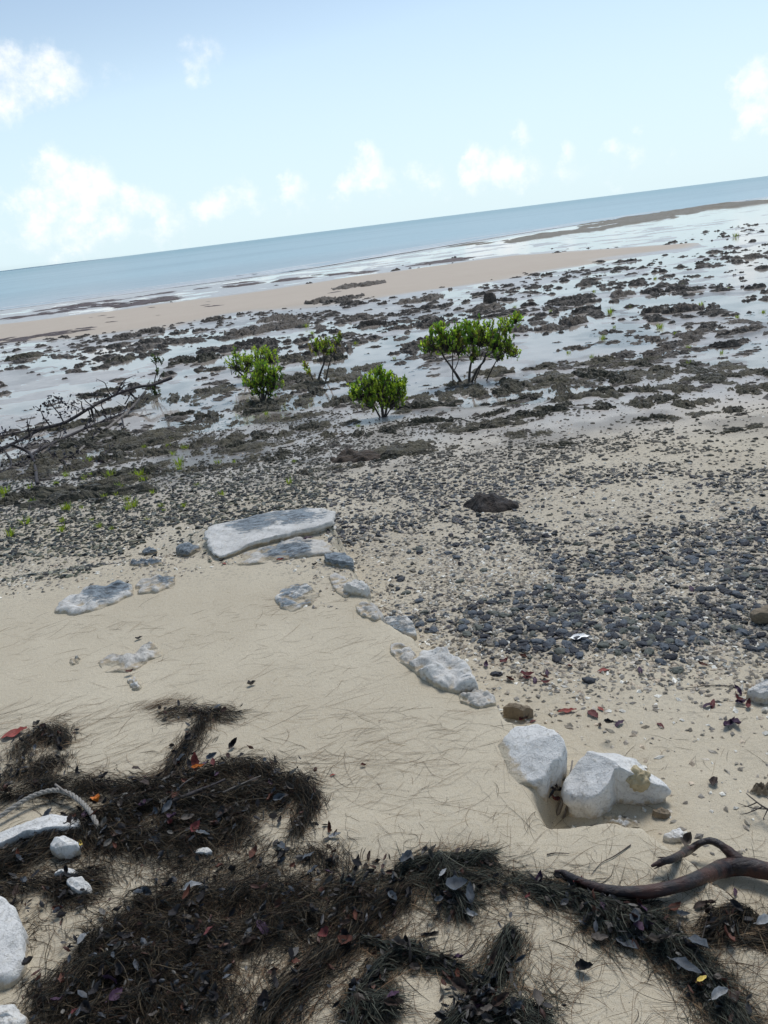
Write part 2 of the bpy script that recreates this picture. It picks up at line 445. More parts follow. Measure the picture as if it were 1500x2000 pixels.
def sand_mat():
    m, t_ = mat('sand')
    pos = t_.n('ShaderNodeNewGeometry').outputs['Position']
    n1 = t_.noise(pos, 1.3, 5); n2 = t_.noise(pos, 420, 2, .7); n3 = t_.noise(pos, 60, 4, .6)
    col = t_.mix(t_.ramp(n1, .3, .7), (0.50, 0.43, 0.315), (0.61, 0.54, 0.41))
    col = t_.mix(t_.ramp(n3, .35, .75), col, (0.54, 0.48, 0.37))
    col = t_.mix(t_.ramp(n2, .30, .46, 1, 0), col, (0.26, 0.21, 0.145))
    col = t_.mix(t_.ramp(n2, .60, .72, 0, .8), col, (0.70, 0.66, 0.56))
    # specks: shell crumbs, dark bits
    v = t_.vor(pos, 95); vr = t_.n('ShaderNodeSeparateColor', {0: v.outputs['Color']})
    grit = t_.attr('grit').outputs['Fac']
    near = t_.math('LESS_THAN', v.outputs['Distance'], t_.ramp(grit, 0, 1, .18, .42))
    keep = t_.math('LESS_THAN', vr.outputs[0], t_.ramp(grit, 0, 1, .05, .85))
    spk = t_.math('MULTIPLY', near, keep)
    scol = t_.mix(vr.outputs[1], (0.10, 0.085, 0.07), (0.62, 0.58, 0.5))
    col = t_.mix(t_.math('MULTIPLY', spk, .85), col, scol)
    # grit: pebbly mixed ground
    v2 = t_.vor(pos, 48); vc = t_.n('ShaderNodeSeparateColor', {0: v2.outputs['Color']})
    gcol = t_.mix(vc.outputs[2], (0.09, 0.09, 0.085), (0.50, 0.45, 0.37))
    gm = t_.math('MULTIPLY', grit, t_.math('LESS_THAN', vc.outputs[0], .7))
    gm = t_.math('MULTIPLY', gm, t_.math('LESS_THAN', v2.outputs['Distance'], .45))
    col = t_.mix(gm, col, gcol)
    # organic litter
    lit = t_.attr('litter').outputs['Fac']
    n4 = t_.noise(pos, 110, 4, .7)
    lm = t_.ramp(t_.math('ADD', lit, t_.math('MULTIPLY', t_.math('SUBTRACT', n4, .5), .9)), .30, .62)
    col = t_.mix(lm, col, t_.mix(n4, (0.008, 0.007, 0.006), (0.028, 0.023, 0.017)))
    # tidal flat mud, sand bar, wetness
    flat = t_.attr('flat').outputs['Fac']; barv = t_.attr('bar').outputs['Fac']; silt = t_.attr('silt').outputs['Fac']
    n5 = t_.noise(pos, 3.5, 6, .65)
    fcol = t_.mix(t_.ramp(n5, .35, .65), (0.48, 0.45, 0.43), (0.63, 0.59, 0.56))
    col = t_.mix(t_.math('MULTIPLY', flat, .8), col, fcol)
    col = t_.mix(silt, col, (0.13, 0.115, 0.10))
    col = t_.mix(barv, col, t_.mix(n1, (0.50, 0.42, 0.335), (0.55, 0.47, 0.38)))
    wet = t_.attr('wet').outputs['Fac']
    col = t_.mix(t_.math('MULTIPLY', wet, .28), col, (0.1, 0.085, 0.07), 'MIX')
    ro = t_.ramp(wet, 0, 1, .9, .28)
    hgt = t_.math('ADD', t_.math('MULTIPLY', n2, .35), t_.math('ADD', t_.math('MULTIPLY', n3, 1.2), t_.math('ADD', t_.math('MULTIPLY', spk, .8), t_.math('MULTIPLY', lm, n4))))
    finish(t_, col, ro, hgt, .8, .004, .4)
    return m


def limestone(name, lich=0.3, base=(0.70, 0.69, 0.66), stain=(0.42, 0.36, 0.26)):
    m, t_ = mat(name)
    pos = t_.n('ShaderNodeNewGeometry').outputs['Position']
    n1 = t_.noise(pos, 9, 6, .6); n2 = t_.noise(pos, 45, 6, .65, .6); n3 = t_.noise(pos, 240, 3)
    st = t_.n('ShaderNodeVectorMath', {0: pos, 1: (14, 60, 90)}, operation='MULTIPLY').outputs[0]
    n4 = t_.noise(st, 1, 6, .7, .4)
    col = t_.mix(t_.ramp(n1, .35, .65), base, tuple(c * .82 for c in base))
    col = t_.mix(t_.ramp(n2, .52, .75, 0, .7), col, stain)
    la = t_.attr('lichen').outputs['Fac']
    lm = t_.ramp(t_.math('ADD', t_.math('ADD', t_.math('ADD', la, lich), t_.math('MULTIPLY', t_.math('SUBTRACT', n1, .5), 1.6)), t_.math('MULTIPLY', t_.math('SUBTRACT', n4, .5), 2.0)), .55, .78)
    lcol = t_.mix(t_.ramp(n4, .38, .6), (0.085, 0.10, 0.115), (0.30, 0.35, 0.39))
    col = t_.mix(lm, col, lcol)
    col = t_.mix(t_.ramp(n3, .30, .42, .3, 0), col, (0.2, 0.18, 0.15))
    du = t_.attr('dust').outputs['Fac']; n6 = t_.noise(pos, 28, 4, .65)
    tanm = t_.ramp(t_.math('ADD', t_.math('MULTIPLY', du, .5), t_.math('MULTIPLY', n6, 1.0)), .62, .9, 0, .75)
    col = t_.mix(tanm, col, (0.46, 0.36, 0.22) if base[0] > .5 else base)
    col = t_.mix(t_.ramp(t_.math('ADD', du, t_.math('MULTIPLY', t_.math('SUBTRACT', n6, .5), 1.4)), .75, .95), col, (0.53, 0.47, 0.36))
    cr = t_.vor(t_.n('ShaderNodeVectorMath', {0: pos, 1: n1.outputs['Color']}, operation='ADD').outputs[0], 7, 'DISTANCE_TO_EDGE')
    crk = t_.ramp(cr.outputs['Distance'], .0, .012, 1, 0)
    col = t_.mix(t_.math('MULTIPLY', crk, .35), col, (0.1, 0.09, 0.08))
    h = t_.math('ADD', t_.math('MULTIPLY', n2, 1.0), t_.math('MULTIPLY', n3, .35))
    h = t_.math('SUBTRACT', t_.math('ADD', h, t_.math('MULTIPLY', n4, t_.math('MULTIPLY', lm, 1.2))), crk)
    finish(t_, col, .8, h, .75, .008, .35)
    return m


def tinted(name, rough=.5, spec=.5, scale=60, bs=.4, bd=.003, var=.5, trans=0.0):
    """colour comes from the object's own 'tint' attribute (its real colour)"""
    m, t_ = mat(name)
    pos = t_.n('ShaderNodeTexCoord').outputs['Object']
    n = t_.noise(pos, scale, 5, .65)
    c = t_.attr('tint').outputs['Color']
    col = t_.mix(t_.ramp(n, .3, .7, 0, 1), c, t_.mix(1.0, c, (1 + var, 1 + var, 1 + var), 'MULTIPLY'))
    finish(t_, col, rough, n, bs, bd, spec)
    return m


def plain(name, c1, c2, rough=.6, scale=40, bs=.5, bd=.004, spec=.5, lo=.35, hi=.65, stretch=None, **kw):
    m, t_ = mat(name)
    tcn = t_.n('ShaderNodeTexCoord').outputs['Object']
    if stretch: tcn = t_.n('ShaderNodeVectorMath', {0: tcn, 1: stretch}, operation='MULTIPLY').outputs[0]
    n = t_.noise(tcn, scale, 6, .65)
    finish(t_, t_.mix(t_.ramp(n, lo, hi), c1, c2), rough, n, bs, bd, spec, **kw)
    return m


def reef_mat(name, a, b, c):
    m, t_ = mat(name)
    pos = t_.n('ShaderNodeNewGeometry').outputs['Position']
    n = t_.noise(pos, 7, 7, .7); n2 = t_.noise(pos, 60, 4, .7); v = t_.vor(pos, 28)
    col = t_.mix(t_.ramp(n, .38, .62), a, b)
    col = t_.mix(t_.ramp(n2, .5, .72), col, c)
    h = t_.math('ADD', n2, t_.math('MULTIPLY', v.outputs['Distance'], .8))
    finish(t_, col, t_.ramp(n, .3, .7, .45, .85), h, .9, .02, .4)
    return m


M = {}
M['sand'] = sand_mat()
M['lime'] = limestone('limestone', 0.0)
M['lime_lichen'] = limestone('limestone_lichen', 0.16)
M['lime_buried'] = limestone('limestone_buried', 0.05, (0.60, 0.575, 0.53), (0.42, 0.38, 0.3))
M['lime_white'] = limestone('limestone_white', -.5, (0.80, 0.795, 0.775), (0.5, 0.47, 0.4))
M['lime_brown'] = limestone('brown_rock', .05, (0.26, 0.21, 0.15), (0.12, 0.09, 0.06))
M['stone'] = tinted('pebble', .55, .35, 70, .5, .004, .8)
M['reef'] = reef_mat('reef', (0.034, 0.031, 0.020), (0.10, 0.091, 0.060), (0.20, 0.18, 0.13))
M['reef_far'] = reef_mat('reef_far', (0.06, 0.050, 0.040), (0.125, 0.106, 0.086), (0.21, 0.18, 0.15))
M['weed'] = reef_mat('seaweed', (0.018, 0.016, 0.018), (0.045, 0.036, 0.03), (0.08, 0.055, 0.045))
M['wrack'] = reef_mat('shore_wrack', (0.07, 0.05, 0.055), (0.13, 0.10, 0.095), (0.18, 0.15, 0.12))
M['bank'] = reef_mat('shore_bank', (0.12, 0.11, 0.08), (0.20, 0.18, 0.14), (0.26, 0.24, 0.19))
M['needle'] = tinted('needle', .75, .15, 30, .1, .001, .3)
M['leaf_dead'] = tinted('dead_leaf', .5, .35, 90, .6, .002, .9)
M['bark'] = plain('bark', (0.035, 0.028, 0.024), (0.10, 0.085, 0.075), .8, 30, .8, .006, stretch=(1, 1, .3))
M['bark_grey'] = plain('weathered_wood', (0.10, 0.085, 0.075), (0.26, 0.235, 0.21), .85, 25, .8, .006)
M['deadwood'] = plain('dead_wood', (0.016, 0.013, 0.017), (0.05, 0.042, 0.043), .75, 18, .8, .008)


def leaf_mat():
    m, t_ = mat('mangrove_leaf')
    c = t_.attr('tint').outputs['Color']
    b = t_.n('ShaderNodeBsdfPrincipled', {'Base Color': c, 'Roughness': .38, 'Specular IOR Level': .5})
    tr = t_.n('ShaderNodeBsdfTranslucent', {0: t_.mix(1.0, c, (1.5, 1.7, .6), 'MULTIPLY')})
    ad = t_.n('ShaderNodeMixShader', {0: .42, 1: b, 2: tr})
    t_.n('ShaderNodeOutputMaterial', {0: ad})
    return m


M['leaf'] = leaf_mat()

# ------------------------------------------------------------------ ground sheet
th = np.concatenate([np.linspace(-180, -40, 42)[:-1], np.linspace(-40, 40, 400), np.linspace(40, 180, 42)[1:]])
th = np.radians(th)
rr = np.concatenate([np.linspace(.02, .95, 26)[:-1], np.exp(np.linspace(math.log(.95), math.log(140), 540))])
TH, RR = np.meshgrid(th, rr)
X = (np.sin(TH) * RR).ravel(); Y = (np.cos(TH) * RR).ravel()
Z, LIT, PM = z_ground(X, Y, True)
PX, PY = project(X, Y, Z)
vis = Y > .3
nt_ = len(th); nr = len(rr)
ii = (np.arange(nr - 1)[:, None] * nt_ + np.arange(nt_ - 1)[None]).ravel()
FQ = np.stack([ii, ii + 1, ii + nt_ + 1, ii + nt_], 1)[:, ::-1]
dplat = sdf(plat, X, Y); dbar = sdf(bar, X, Y); dsea = sdf(sea_poly, X, Y)
flat = ss(5.5, 8.5, Y + .5 * (fbm(X, Y, 2, 3) - .5))
g_ = GRAVEL(PX, PY) * vis; s_ = SHELL(PX, PY) * vis
out = ss(-.05, .05, dplat)
outl = np.maximum(out, ss(-.3, .1, X * -1) * ss(3.3, 3.8, Y))
grit = np.clip(.5 * g_ + .6 * s_, 0, 1) * outl * (.6 + .8 * fbm(X * 3, Y * 3, 3, 41))
barm = ss(1.2, -.4, dbar + 2.2 * (fbm(X * .35, Y * .6, 3, 9) - .5)) * (Y > 12)
silt = np.clip(REEF(PX, PY) * ss(.48, .7, fbm(X * 1.6 + 7, Y * 1.6, 4, 55)) * 1.1, 0, .8) * vis * ss(5, 7, Y) * (1 - barm)
wet = np.clip(flat * (1 - .85 * barm) * .9 + .35 * outl * g_ + .25 * LIT, 0, 1)
ground = mesh_np('sand', np.stack([X, Y, Z], 1), FQ, M['sand'], True,
                 dict(litter=LIT, grit=grit, flat=flat * (1 - barm), bar=barm, wet=wet, silt=silt))
tag(ground, 'pale beach sand running down from the foreground to the wet tidal flat', kind='structure')

# wide seabed / land below everything, to reach the horizon
v = []; R0 = [138, 400, 2000, 40000]
for r in R0:
    for k in range(48):
        a = 2 * math.pi * k / 48; x, y = r * math.sin(a), r * math.cos(a)
        zz = -2.0 if y > 20 else -0.4
        v.append((x, y, zz if r > 139 else -1.2 if y > 20 else -0.3))
f = [(i * 48 + k, i * 48 + (k + 1) % 48, (i + 1) * 48 + (k + 1) % 48, (i + 1) * 48 + k) for i in range(3) for k in range(48)]
o = mesh_py('ground', v, f, plain('far_ground', (0.36, 0.31, 0.22), (0.42, 0.36, 0.27), .9, .2))
tag(o, kind='structure')

# ------------------------------------------------------------------ shallow water lying on the flat
m, t_ = mat('shallow_water')
pos = t_.n('ShaderNodeNewGeometry').outputs['Position']
w1 = t_.noise(t_.n('ShaderNodeVectorMath', {0: pos, 1: (3, 7, 1)}, operation='MULTIPLY').outputs[0], 1.3, 4)
bmp = t_.n('ShaderNodeBump', {'Height': w1, 'Strength': .12, 'Distance': .01}).outputs[0]
fr = t_.n('ShaderNodeFresnel', {'IOR': 1.33, 'Normal': bmp})
gl = t_.n('ShaderNodeBsdfGlossy', {'Color': (1, 1, 1), 'Roughness': .06, 'Normal': bmp})
tr = t_.n('ShaderNodeBsdfTransparent', {0: (0.98, 0.98, 0.985)})
t_.n('ShaderNodeOutputMaterial', {0: t_.n('ShaderNodeMixShader', {0: fr, 1: tr, 2: gl})})
gx = np.linspace(-45, 75, 240); gy = np.linspace(6.8, 104, 260)
A, B = np.meshgrid(gx, gy); A = A.ravel(); B = B.ravel()
zw = zflat(A, B) - 0.26 * ss(9, -1, sdf(sea_poly, A, B)) - 1.2 * ss(0, -30, sdf(sea_poly, A, B)) + .001 - .02 * ss(9, 6.8, B)
ii = (np.arange(259)[:, None] * 240 + np.arange(239)[None]).ravel()
FW = np.stack([ii, ii + 1, ii + 241, ii + 240], 1)
keep = (B[ii] < 104) & (sdf(sea_poly, A[ii], B[ii]) > -6)
o = mesh_np('shallow_water', np.stack([A, B, zw], 1), FW[keep], m, True)
tag(o, 'thin sheet of sky bright water in pools on the tidal flat', kind='structure')

# ------------------------------------------------------------------ sea
m, t_ = mat('sea_water')
pos = t_.n('ShaderNodeNewGeometry').outputs['Position']
rot = t_.n('ShaderNodeVectorRotate', {'Vector': pos, 'Angle': math.radians(-28)}, rotation_type='Z_AXIS').outputs[0]
st = t_.n('ShaderNodeVectorMath', {0: rot, 1: (.35, 1, 1)}, operation='MULTIPLY').outputs[0]
w1 = t_.noise(st, 1.6, 5, .6); w2 = t_.noise(st, .22, 4, .55); w3 = t_.noise(st, .02, 4, .6)
hh = t_.math('ADD', t_.math('MULTIPLY', w1, .25), w2)
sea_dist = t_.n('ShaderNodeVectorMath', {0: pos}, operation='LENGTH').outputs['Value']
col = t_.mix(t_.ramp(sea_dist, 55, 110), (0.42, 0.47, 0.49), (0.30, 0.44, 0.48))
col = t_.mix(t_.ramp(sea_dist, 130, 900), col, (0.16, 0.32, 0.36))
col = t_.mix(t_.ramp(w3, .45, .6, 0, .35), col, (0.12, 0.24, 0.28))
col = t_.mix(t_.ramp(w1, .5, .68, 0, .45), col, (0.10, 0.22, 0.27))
finish(t_, col, .3, hh, .7, .4, .42, IOR=1.33)
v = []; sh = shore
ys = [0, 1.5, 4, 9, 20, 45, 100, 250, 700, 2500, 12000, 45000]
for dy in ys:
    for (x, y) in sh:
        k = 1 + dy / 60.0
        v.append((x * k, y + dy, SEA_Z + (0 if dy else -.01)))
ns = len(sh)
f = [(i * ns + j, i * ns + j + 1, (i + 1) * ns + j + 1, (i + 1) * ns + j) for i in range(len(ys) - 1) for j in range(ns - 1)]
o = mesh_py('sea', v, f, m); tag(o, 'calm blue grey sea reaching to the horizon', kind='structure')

# breaking ripple lines at the water's edge
vs = []; fs = []
foam = plain('foam', (0.62, 0.64, 0.64), (0.75, 0.76, 0.76), .6, 3)
for off, wd, seed in ((-.4, .30, 1), (.9, .26, 2), (2.6, .2, 3), (5.2, .16, 4)):
    P = []
    for (a, b), (c, d) in zip(shore[:-1], shore[1:]):
        L = math.hypot(c - a, d - b); n = max(2, int(min(L, 120) / .8))
        nx, ny = -(d - b) / L, (c - a) / L
        for k in range(n): P.append((a + (c - a) * k / n, b + (d - b) * k / n, nx, ny))
    for k, (x, y, nx, ny) in enumerate(P):
        w_ = wd * max(0, float(vnoise(k * .13, seed * 9.1, seed)) - .35) * 2.6
        o_ = off + 1.3 * (float(fbm(k * .06, seed * 3.3, 3, seed)) - .5)
        vs.append((x + nx * o_, y + ny * o_, SEA_Z + .004)); vs.append((x + nx * (o_ + w_ / 2), y + ny * (o_ + w_ / 2), SEA_Z + .03 * (w_ > .02) + .005)); vs.append((x + nx * (o_ + w_), y + ny * (o_ + w_), SEA_Z + .004))
        if k:
            b0 = len(vs) - 6
            fs += [(b0, b0 + 3, b0 + 4, b0 + 1), (b0 + 1, b0 + 4, b0 + 5, b0 + 2)]
o = mesh_py('foam', vs, fs, foam); tag(o, 'thin white ripple lines along the edge of the sea', kind='stuff')

# low land on the horizon, far left; sea haze is put into its pale colour
pts = [(-260, 8.5), (-120, 9), (0, 8), (60, 8.4), (120, 7), (170, 5.5), (215, 2.5), (240, 0)]
vs = []
for px, h in pts:
    d = ray(px, 530 - px * .1247 + 6); s = 6500 / d[1]
    for dy, hf in ((0, -1), (0, 1), (300, 1.15), (600, -1)):
        vs.append((d[0] * s * (1 + dy / 6500), 6500 + dy, SEA_Z + (h * .7 * hf if hf > 0 else -1)))
fs = [(i * 4 + k, (i + 1) * 4 + k, (i + 1) * 4 + k + 1, i * 4 + k + 1) for i in range(len(pts) - 1) for k in range(3)]
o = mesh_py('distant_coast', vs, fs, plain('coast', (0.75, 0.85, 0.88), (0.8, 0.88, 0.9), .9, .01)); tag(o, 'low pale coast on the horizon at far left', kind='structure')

# ------------------------------------------------------------------ reef rocks
def blob_proto(n, rings, seed, hf=.28, jag=.5, flatb=.0):
    vs = []; fs = []
    for k in range(rings + 1):
        q = 1 - k / rings
        for j in range(n):
            a = 2 * math.pi * j / n; c, s = math.cos(a), math.sin(a)
            R = 1 + .42 * mnoise.fractal(Vector((c * 1.1, s * 1.1, seed * 3.7)), .7, 2.0, 4) + .12 * mnoise.noise(Vector((c * 5, s * 5, seed)))
            x, y = R * q * c, R * q * s
            if k == 0: z = -.12
            else:
                nn = mnoise.fractal(Vector((x * 2.1, y * 2.1, seed * 1.3)), .6, 2.1, 5)
                cell = abs(mnoise.noise(Vector((x * 6, y * 6, seed))))
                z = hf * (1.15 * (1 - q ** 1.5) + 1.15 * nn + .55 * cell - .42)
                z = max(-.10, min(z, hf * 1.1 + .25 * (z - hf * 1.1)))
                x += .05 * mnoise.noise(Vector((x * 9, y * 9, 4))); y += .05 * mnoise.noise(Vector((x * 9, y * 9, 8)))
            vs.append((x, y, z))
    for k in range(rings):
        for j in range(n):
            fs.append((k * n + j, k * n + (j + 1) % n, (k + 1) * n + (j + 1) % n, (k + 1) * n + j))
    return np.array(vs), np.array(fs)


def scatter(n, dens_fn, xr, yr, by_dist=True):
    """random points in a wedge in front of the camera, kept by density"""
    a = rng.uniform(-.72, .72, n)
    r = np.exp(rng.uniform(math.log(yr[0]), math.log(yr[1]), n)) if by_dist else np.sqrt(rng.uniform(yr[0] ** 2, yr[1] ** 2, n))
    x = np.sin(a) * r; y = np.cos(a) * r
    z = z_base(x, y); px, py = project(x, y, z)
    k = rng.uniform(0, 1, n) < dens_fn(px, py, x, y)
    return x[k], y[k], px[k], py[k]


# reef density: clumps
def reef_d(px, py, x, y):
    nz = fbm(x * .7 + 11, y * .7, 3, 61)
    return np.clip(REEF(px, py) * (0.2 + 1.2 * ss(.38, .6, nz)), 0, 1) * .95 * ss(0, .3, sdf(bar, x, y)) * ss(0, 1, sdf(sea_poly, x, y) - 2) * ((px > -400) & (px < 1900))


protos = []
for s in range(12):
    v, f = blob_proto(56, 16, s + 1)
    protos.append((mesh_np('reef_rock', v, f, M['reef'], s % 3 != 0, link=False), mesh_np('reef_rock', v, f, M['reef_far'], s % 3 != 0, link=False)))
x, y, px, py = scatter(29000, reef_d, None, (6.2, 46), False)
size = np.exp(rng.normal(math.log(.068), .6, len(x))).clip(.022, .4)
keepn = 11000
x, y, px, py, size = (q[:keepn] for q in (x, y, px, py, size))
# patches traced from the photo
TR = [(350, 772, 62, 16), (425, 762, 40, 12), (480, 800, 60, 16), (590, 790, 70, 16), (560, 775, 60, 14), (610, 742, 70, 14), (650, 728, 70, 12), (770, 790, 60, 15), (815, 775, 50, 10),
      (900, 752, 30, 10), (930, 772, 50, 14), (1000, 755, 80, 18), (1090, 748, 80, 16), (1150, 752, 60, 14), (1180, 735, 60, 10), (1230, 715, 40, 10), (1270, 770, 60, 18), (1320, 790, 50, 16),
      (1240, 790, 60, 14), (1360, 730, 60, 18), (1400, 745, 80, 16), (1445, 735, 50, 14), (1480, 760, 40, 12), (1300, 725, 60, 12), (520, 642, 55, 9), (545, 625, 36, 8), (495, 648, 30, 9), (270, 655, 45, 6),
      (390, 700, 40, 7), (640, 690, 40, 8), (860, 690, 40, 8), (1070, 640, 50, 8), (1260, 668, 40, 7), (1300, 690, 40, 7), (1450, 630, 60, 8), (1270, 572, 50, 7), (1200, 700, 45, 8),
      (330, 880, 60, 14), (430, 885, 50, 12), (300, 850, 60, 12), (520, 850, 70, 14), (450, 830, 50, 12), (620, 840, 60, 13), (700, 850, 60, 12), (930, 830, 55, 10), (1010, 822, 50, 10), (1030, 850, 45, 12),
      (560, 890, 60, 12), (470, 910, 60, 12), (380, 920, 60, 12), (150, 905, 70, 14), (60, 930, 70, 14), (250, 925, 60, 12), (120, 960, 60, 12), (650, 920, 50, 10), (60, 850, 60, 10), (20, 905, 60, 12), (1090, 870, 40, 9), (1370, 810, 60, 10),
      (740, 890, 60, 12), (800, 885, 30, 7), (210, 880, 60, 9), (650, 590, 40, 6), (820, 585, 40, 6), (700, 560, 40, 4)]
big = []
for (a, b, hw, hh_) in TR:
    p = at(a, b); sc_ = (p - Vector(CAM)).length / F
    g = math.asin(min(1, (H - p.z) / (p - Vector(CAM)).length))
    rx = hw * sc_; ry = min(hh_ * sc_ / math.sin(g), rx * 1.6)
    # a traced patch is built of several neighbouring rocks
    n = 3 if hw > 45 else 2
    for k in range(n):
        big.append((p.x + (k - (n - 1) / 2) * rx * 1.0 + random.uniform(-.1, .1) * rx, p.y + random.uniform(-.4, .4) * ry, rx / n * 1.15, ry * .62))
allr = [(q[0], q[1], q[2], q[3], 1) for q in big]
for i in range(len(x)):
    st_ = random.uniform(1, 2.1); allr.append((x[i], y[i], size[i] * math.sqrt(st_), size[i] / math.sqrt(st_), 0))
allr.sort(key=lambda q: -q[2] / math.hypot(q[0], q[1]) * (2 if q[4] else 1))


def where(px, py):
    a = 'left of the shrubs' if px < 450 else 'among the shrubs' if px < 1050 else 'right of the large shrub'
    b = ' near the sand bar' if py < 660 else ' out on the wet middle ground' if py < 800 else ' beside the gravel'
    return a, b


nb = 0
RX = np.array([q[0] for q in allr]); RY = np.array([q[1] for q in allr]); RZ = z_ground(RX, RY)
RPX, RPY = project(RX, RY, RZ)
acc_v = []; acc_f = []; nv = 0; lowp = [blob_proto(12, 4, s + 50) for s in range(14)]
for i, (x_, y_, a, b, tr_) in enumerate(allr):
    vis_ = -20 < RPX[i] < 1520
    ang = random.uniform(-.3, .3) if tr_ else random.uniform(-.5, .9)
    a *= 1.25; b *= 1.25; hgt = min(.11, (.16 + .22 * random.random()) * math.sqrt(a * b) + .012) / .28 * (.62 if y_ < 13 else 1)
    if nb < 296 and vis_:
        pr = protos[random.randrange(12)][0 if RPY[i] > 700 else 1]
        o = inst('reef_rock', pr, (x_, y_, RZ[i] - .01), (0, 0, ang + (math.pi if random.random() < .5 else 0)), (a, b, hgt))
        w1_, w2_ = where(RPX[i], RPY[i])
        sz_ = 'broad ' if a > .30 else 'small ' if a < .19 else 'middling '
        tag(o, sz_ + 'dark crusty reef rock ' + w1_ + w2_, 'reef rock', sz_ + 'reef rocks ' + w1_ + w2_); nb += 1
    else:
        v, f = lowp[random.randrange(14)]; c, s = math.cos(ang), math.sin(ang)
        vv = v * (a, b, hgt); vv = np.stack([vv[:, 0] * c - vv[:, 1] * s + x_, vv[:, 0] * s + vv[:, 1] * c + y_, vv[:, 2] + RZ[i] - .005], 1)
        acc_v.append(vv); acc_f.append(f + nv); nv += len(v)
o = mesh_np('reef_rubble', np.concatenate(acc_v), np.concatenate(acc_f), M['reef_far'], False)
tag(o, 'smaller dark reef rubble strewn over the wet flat', kind='stuff')


def clumps(name, lines, n, sz, matl, label, jit=.5, hf=.25, stretch=3):
    av = []; af = []; nv = 0
    for pts, wd in lines:
        P = [at(a, b) for a, b in pts]
        for k in range(n):
            s_ = random.random() * (len(P) - 1); i = int(s_); p = P[i].lerp(P[i + 1], s_ - i)
            d_ = (P[i + 1] - P[i]).normalized(); x_ = p.x + random.gauss(0, jit) * .6 - d_.y * random.gauss(0, wd); y_ = p.y + random.gauss(0, wd)
            if float(vnoise(x_ * .4, y_ * .4, 91)) < .45: continue
            v, f = lowp[random.randrange(14)]; a = sz * math.exp(random.gauss(0, .5)); ang = math.atan2(d_.y, d_.x) + random.gauss(0, .15)
            c, s = math.cos(ang), math.sin(ang); vv = v * (a * stretch ** .5, a / stretch ** .5, a * hf)
            av.append(np.stack([vv[:, 0] * c - vv[:, 1] * s + x_, vv[:, 0] * s + vv[:, 1] * c + y_, vv[:, 2] + float(z_base(np.array([x_]), np.array([y_]))[0]) + .02], 1))
            af.append(f + nv); nv += len(v)
    o = mesh_np(name, np.concatenate(av), np.concatenate(af), matl, True); tag(o, label, kind='stuff')


clumps('seaweed_wrack_line', [([(-150, 650), (0, 625), (80, 614), (150, 607), (220, 598), (300, 590), (390, 575), (470, 562)], .5), ([(60, 610), (200, 590), (360, 568), (560, 545), (760, 522), (960, 500)], .7),
                              ([(150, 600), (265, 593), (330, 584)], .8), ([(560, 547), (800, 521), (1000, 492)], .5)], 80, .24, M['wrack'], 'dark purple brown seaweed washed up in lines along the shore')
clumps('seaweed_bank', [([(1000, 470), (1150, 446), (1300, 420), (1400, 405), (1520, 391)], 2.0), ([(1200, 432), (1300, 415), (1400, 402), (1560, 386)], 2.4)], 230, .8, M['bank'],
       'olive brown weed covered bank along the water at far right', .8, .22)
clumps('seaweed_scraps', [([(60, 660), (100, 654), (150, 648)], .3), ([(-60, 678), (0, 668), (60, 662)], .3), ([(150, 628), (300, 612), (450, 595), (700, 560)], 1.6)], 26, .13, M['wrack'], 'scraps of dark seaweed lying on the tan sand bar')

# ------------------------------------------------------------------ gravel
phi = (1 + 5 ** .5) / 2
IV = np.array([(-1, phi, 0), (1, phi, 0), (-1, -phi, 0), (1, -phi, 0), (0, -1, phi), (0, 1, phi), (0, -1, -phi), (0, 1, -phi), (phi, 0, -1), (phi, 0, 1), (-phi, 0, -1), (-phi, 0, 1)]) / math.sqrt(1 + phi * phi)
IF = np.array([(0, 11, 5), (0, 5, 1), (0, 1, 7), (0, 7, 10), (0, 10, 11), (1, 5, 9), (5, 11, 4), (11, 10, 2), (10, 7, 6), (7, 1, 8), (3, 9, 4), (3, 4, 2), (3, 2, 6), (3, 6, 8), (3, 8, 9), (4, 9, 5), (2, 4, 11), (6, 2, 10), (8, 6, 7), (9, 8, 1)])


def subdiv(v, f):
    v = [tuple(q) for q in v]; cache = {}; nf = []

    def mid(a, b):
        k = (min(a, b), max(a, b))
        if k not in cache:
            m_ = (np.array(v[a]) + v[b]); m_ = m_ / np.linalg.norm(m_); cache[k] = len(v); v.append(tuple(m_))
        return cache[k]
    for a, b, c in f:
        x1, x2, x3 = mid(a, b), mid(b, c), mid(c, a); nf += [(a, x1, x3), (b, x2, x1), (c, x3, x2), (x1, x2, x3)]
    return np.array(v), np.array(nf)


I1 = subdiv(IV, IF); I2 = subdiv(*I1)


def stone_shape(base, seed, amp=.42, flat_=.42):
    v = base.copy(); out_ = []
    for p in v:
        q = Vector(p); d_ = 1 + amp * mnoise.fractal(q * 1.2 + Vector((seed * 5.1, 0, 0)), .8, 2, 3) + amp * .5 * mnoise.noise(q * 3 + Vector((0, seed * 3, 0)))
        out_.append((p[0] * d_, p[1] * d_ * .78, p[2] * d_ * flat_))
    return np.array(out_)


PAL = np.array([(0.018, 0.022, 0.030), (0.028, 0.033, 0.04), (0.045, 0.052, 0.058), (0.014, 0.016, 0.022), (0.085, 0.095, 0.10), (0.04, 0.036, 0.03), (0.15, 0.145, 0.13), (0.022, 0.024, 0.024), (0.06, 0.062, 0.05), (0.10, 0.088, 0.066), (0.05, 0.045, 0.05), (0.17, 0.15, 0.12)])
PALS = np.array([(0.40, 0.36, 0.30), (0.28, 0.25, 0.20), (0.60, 0.58, 0.52), (0.24, 0.21, 0.17), (0.40, 0.33, 0.25), (0.18, 0.165, 0.145)])


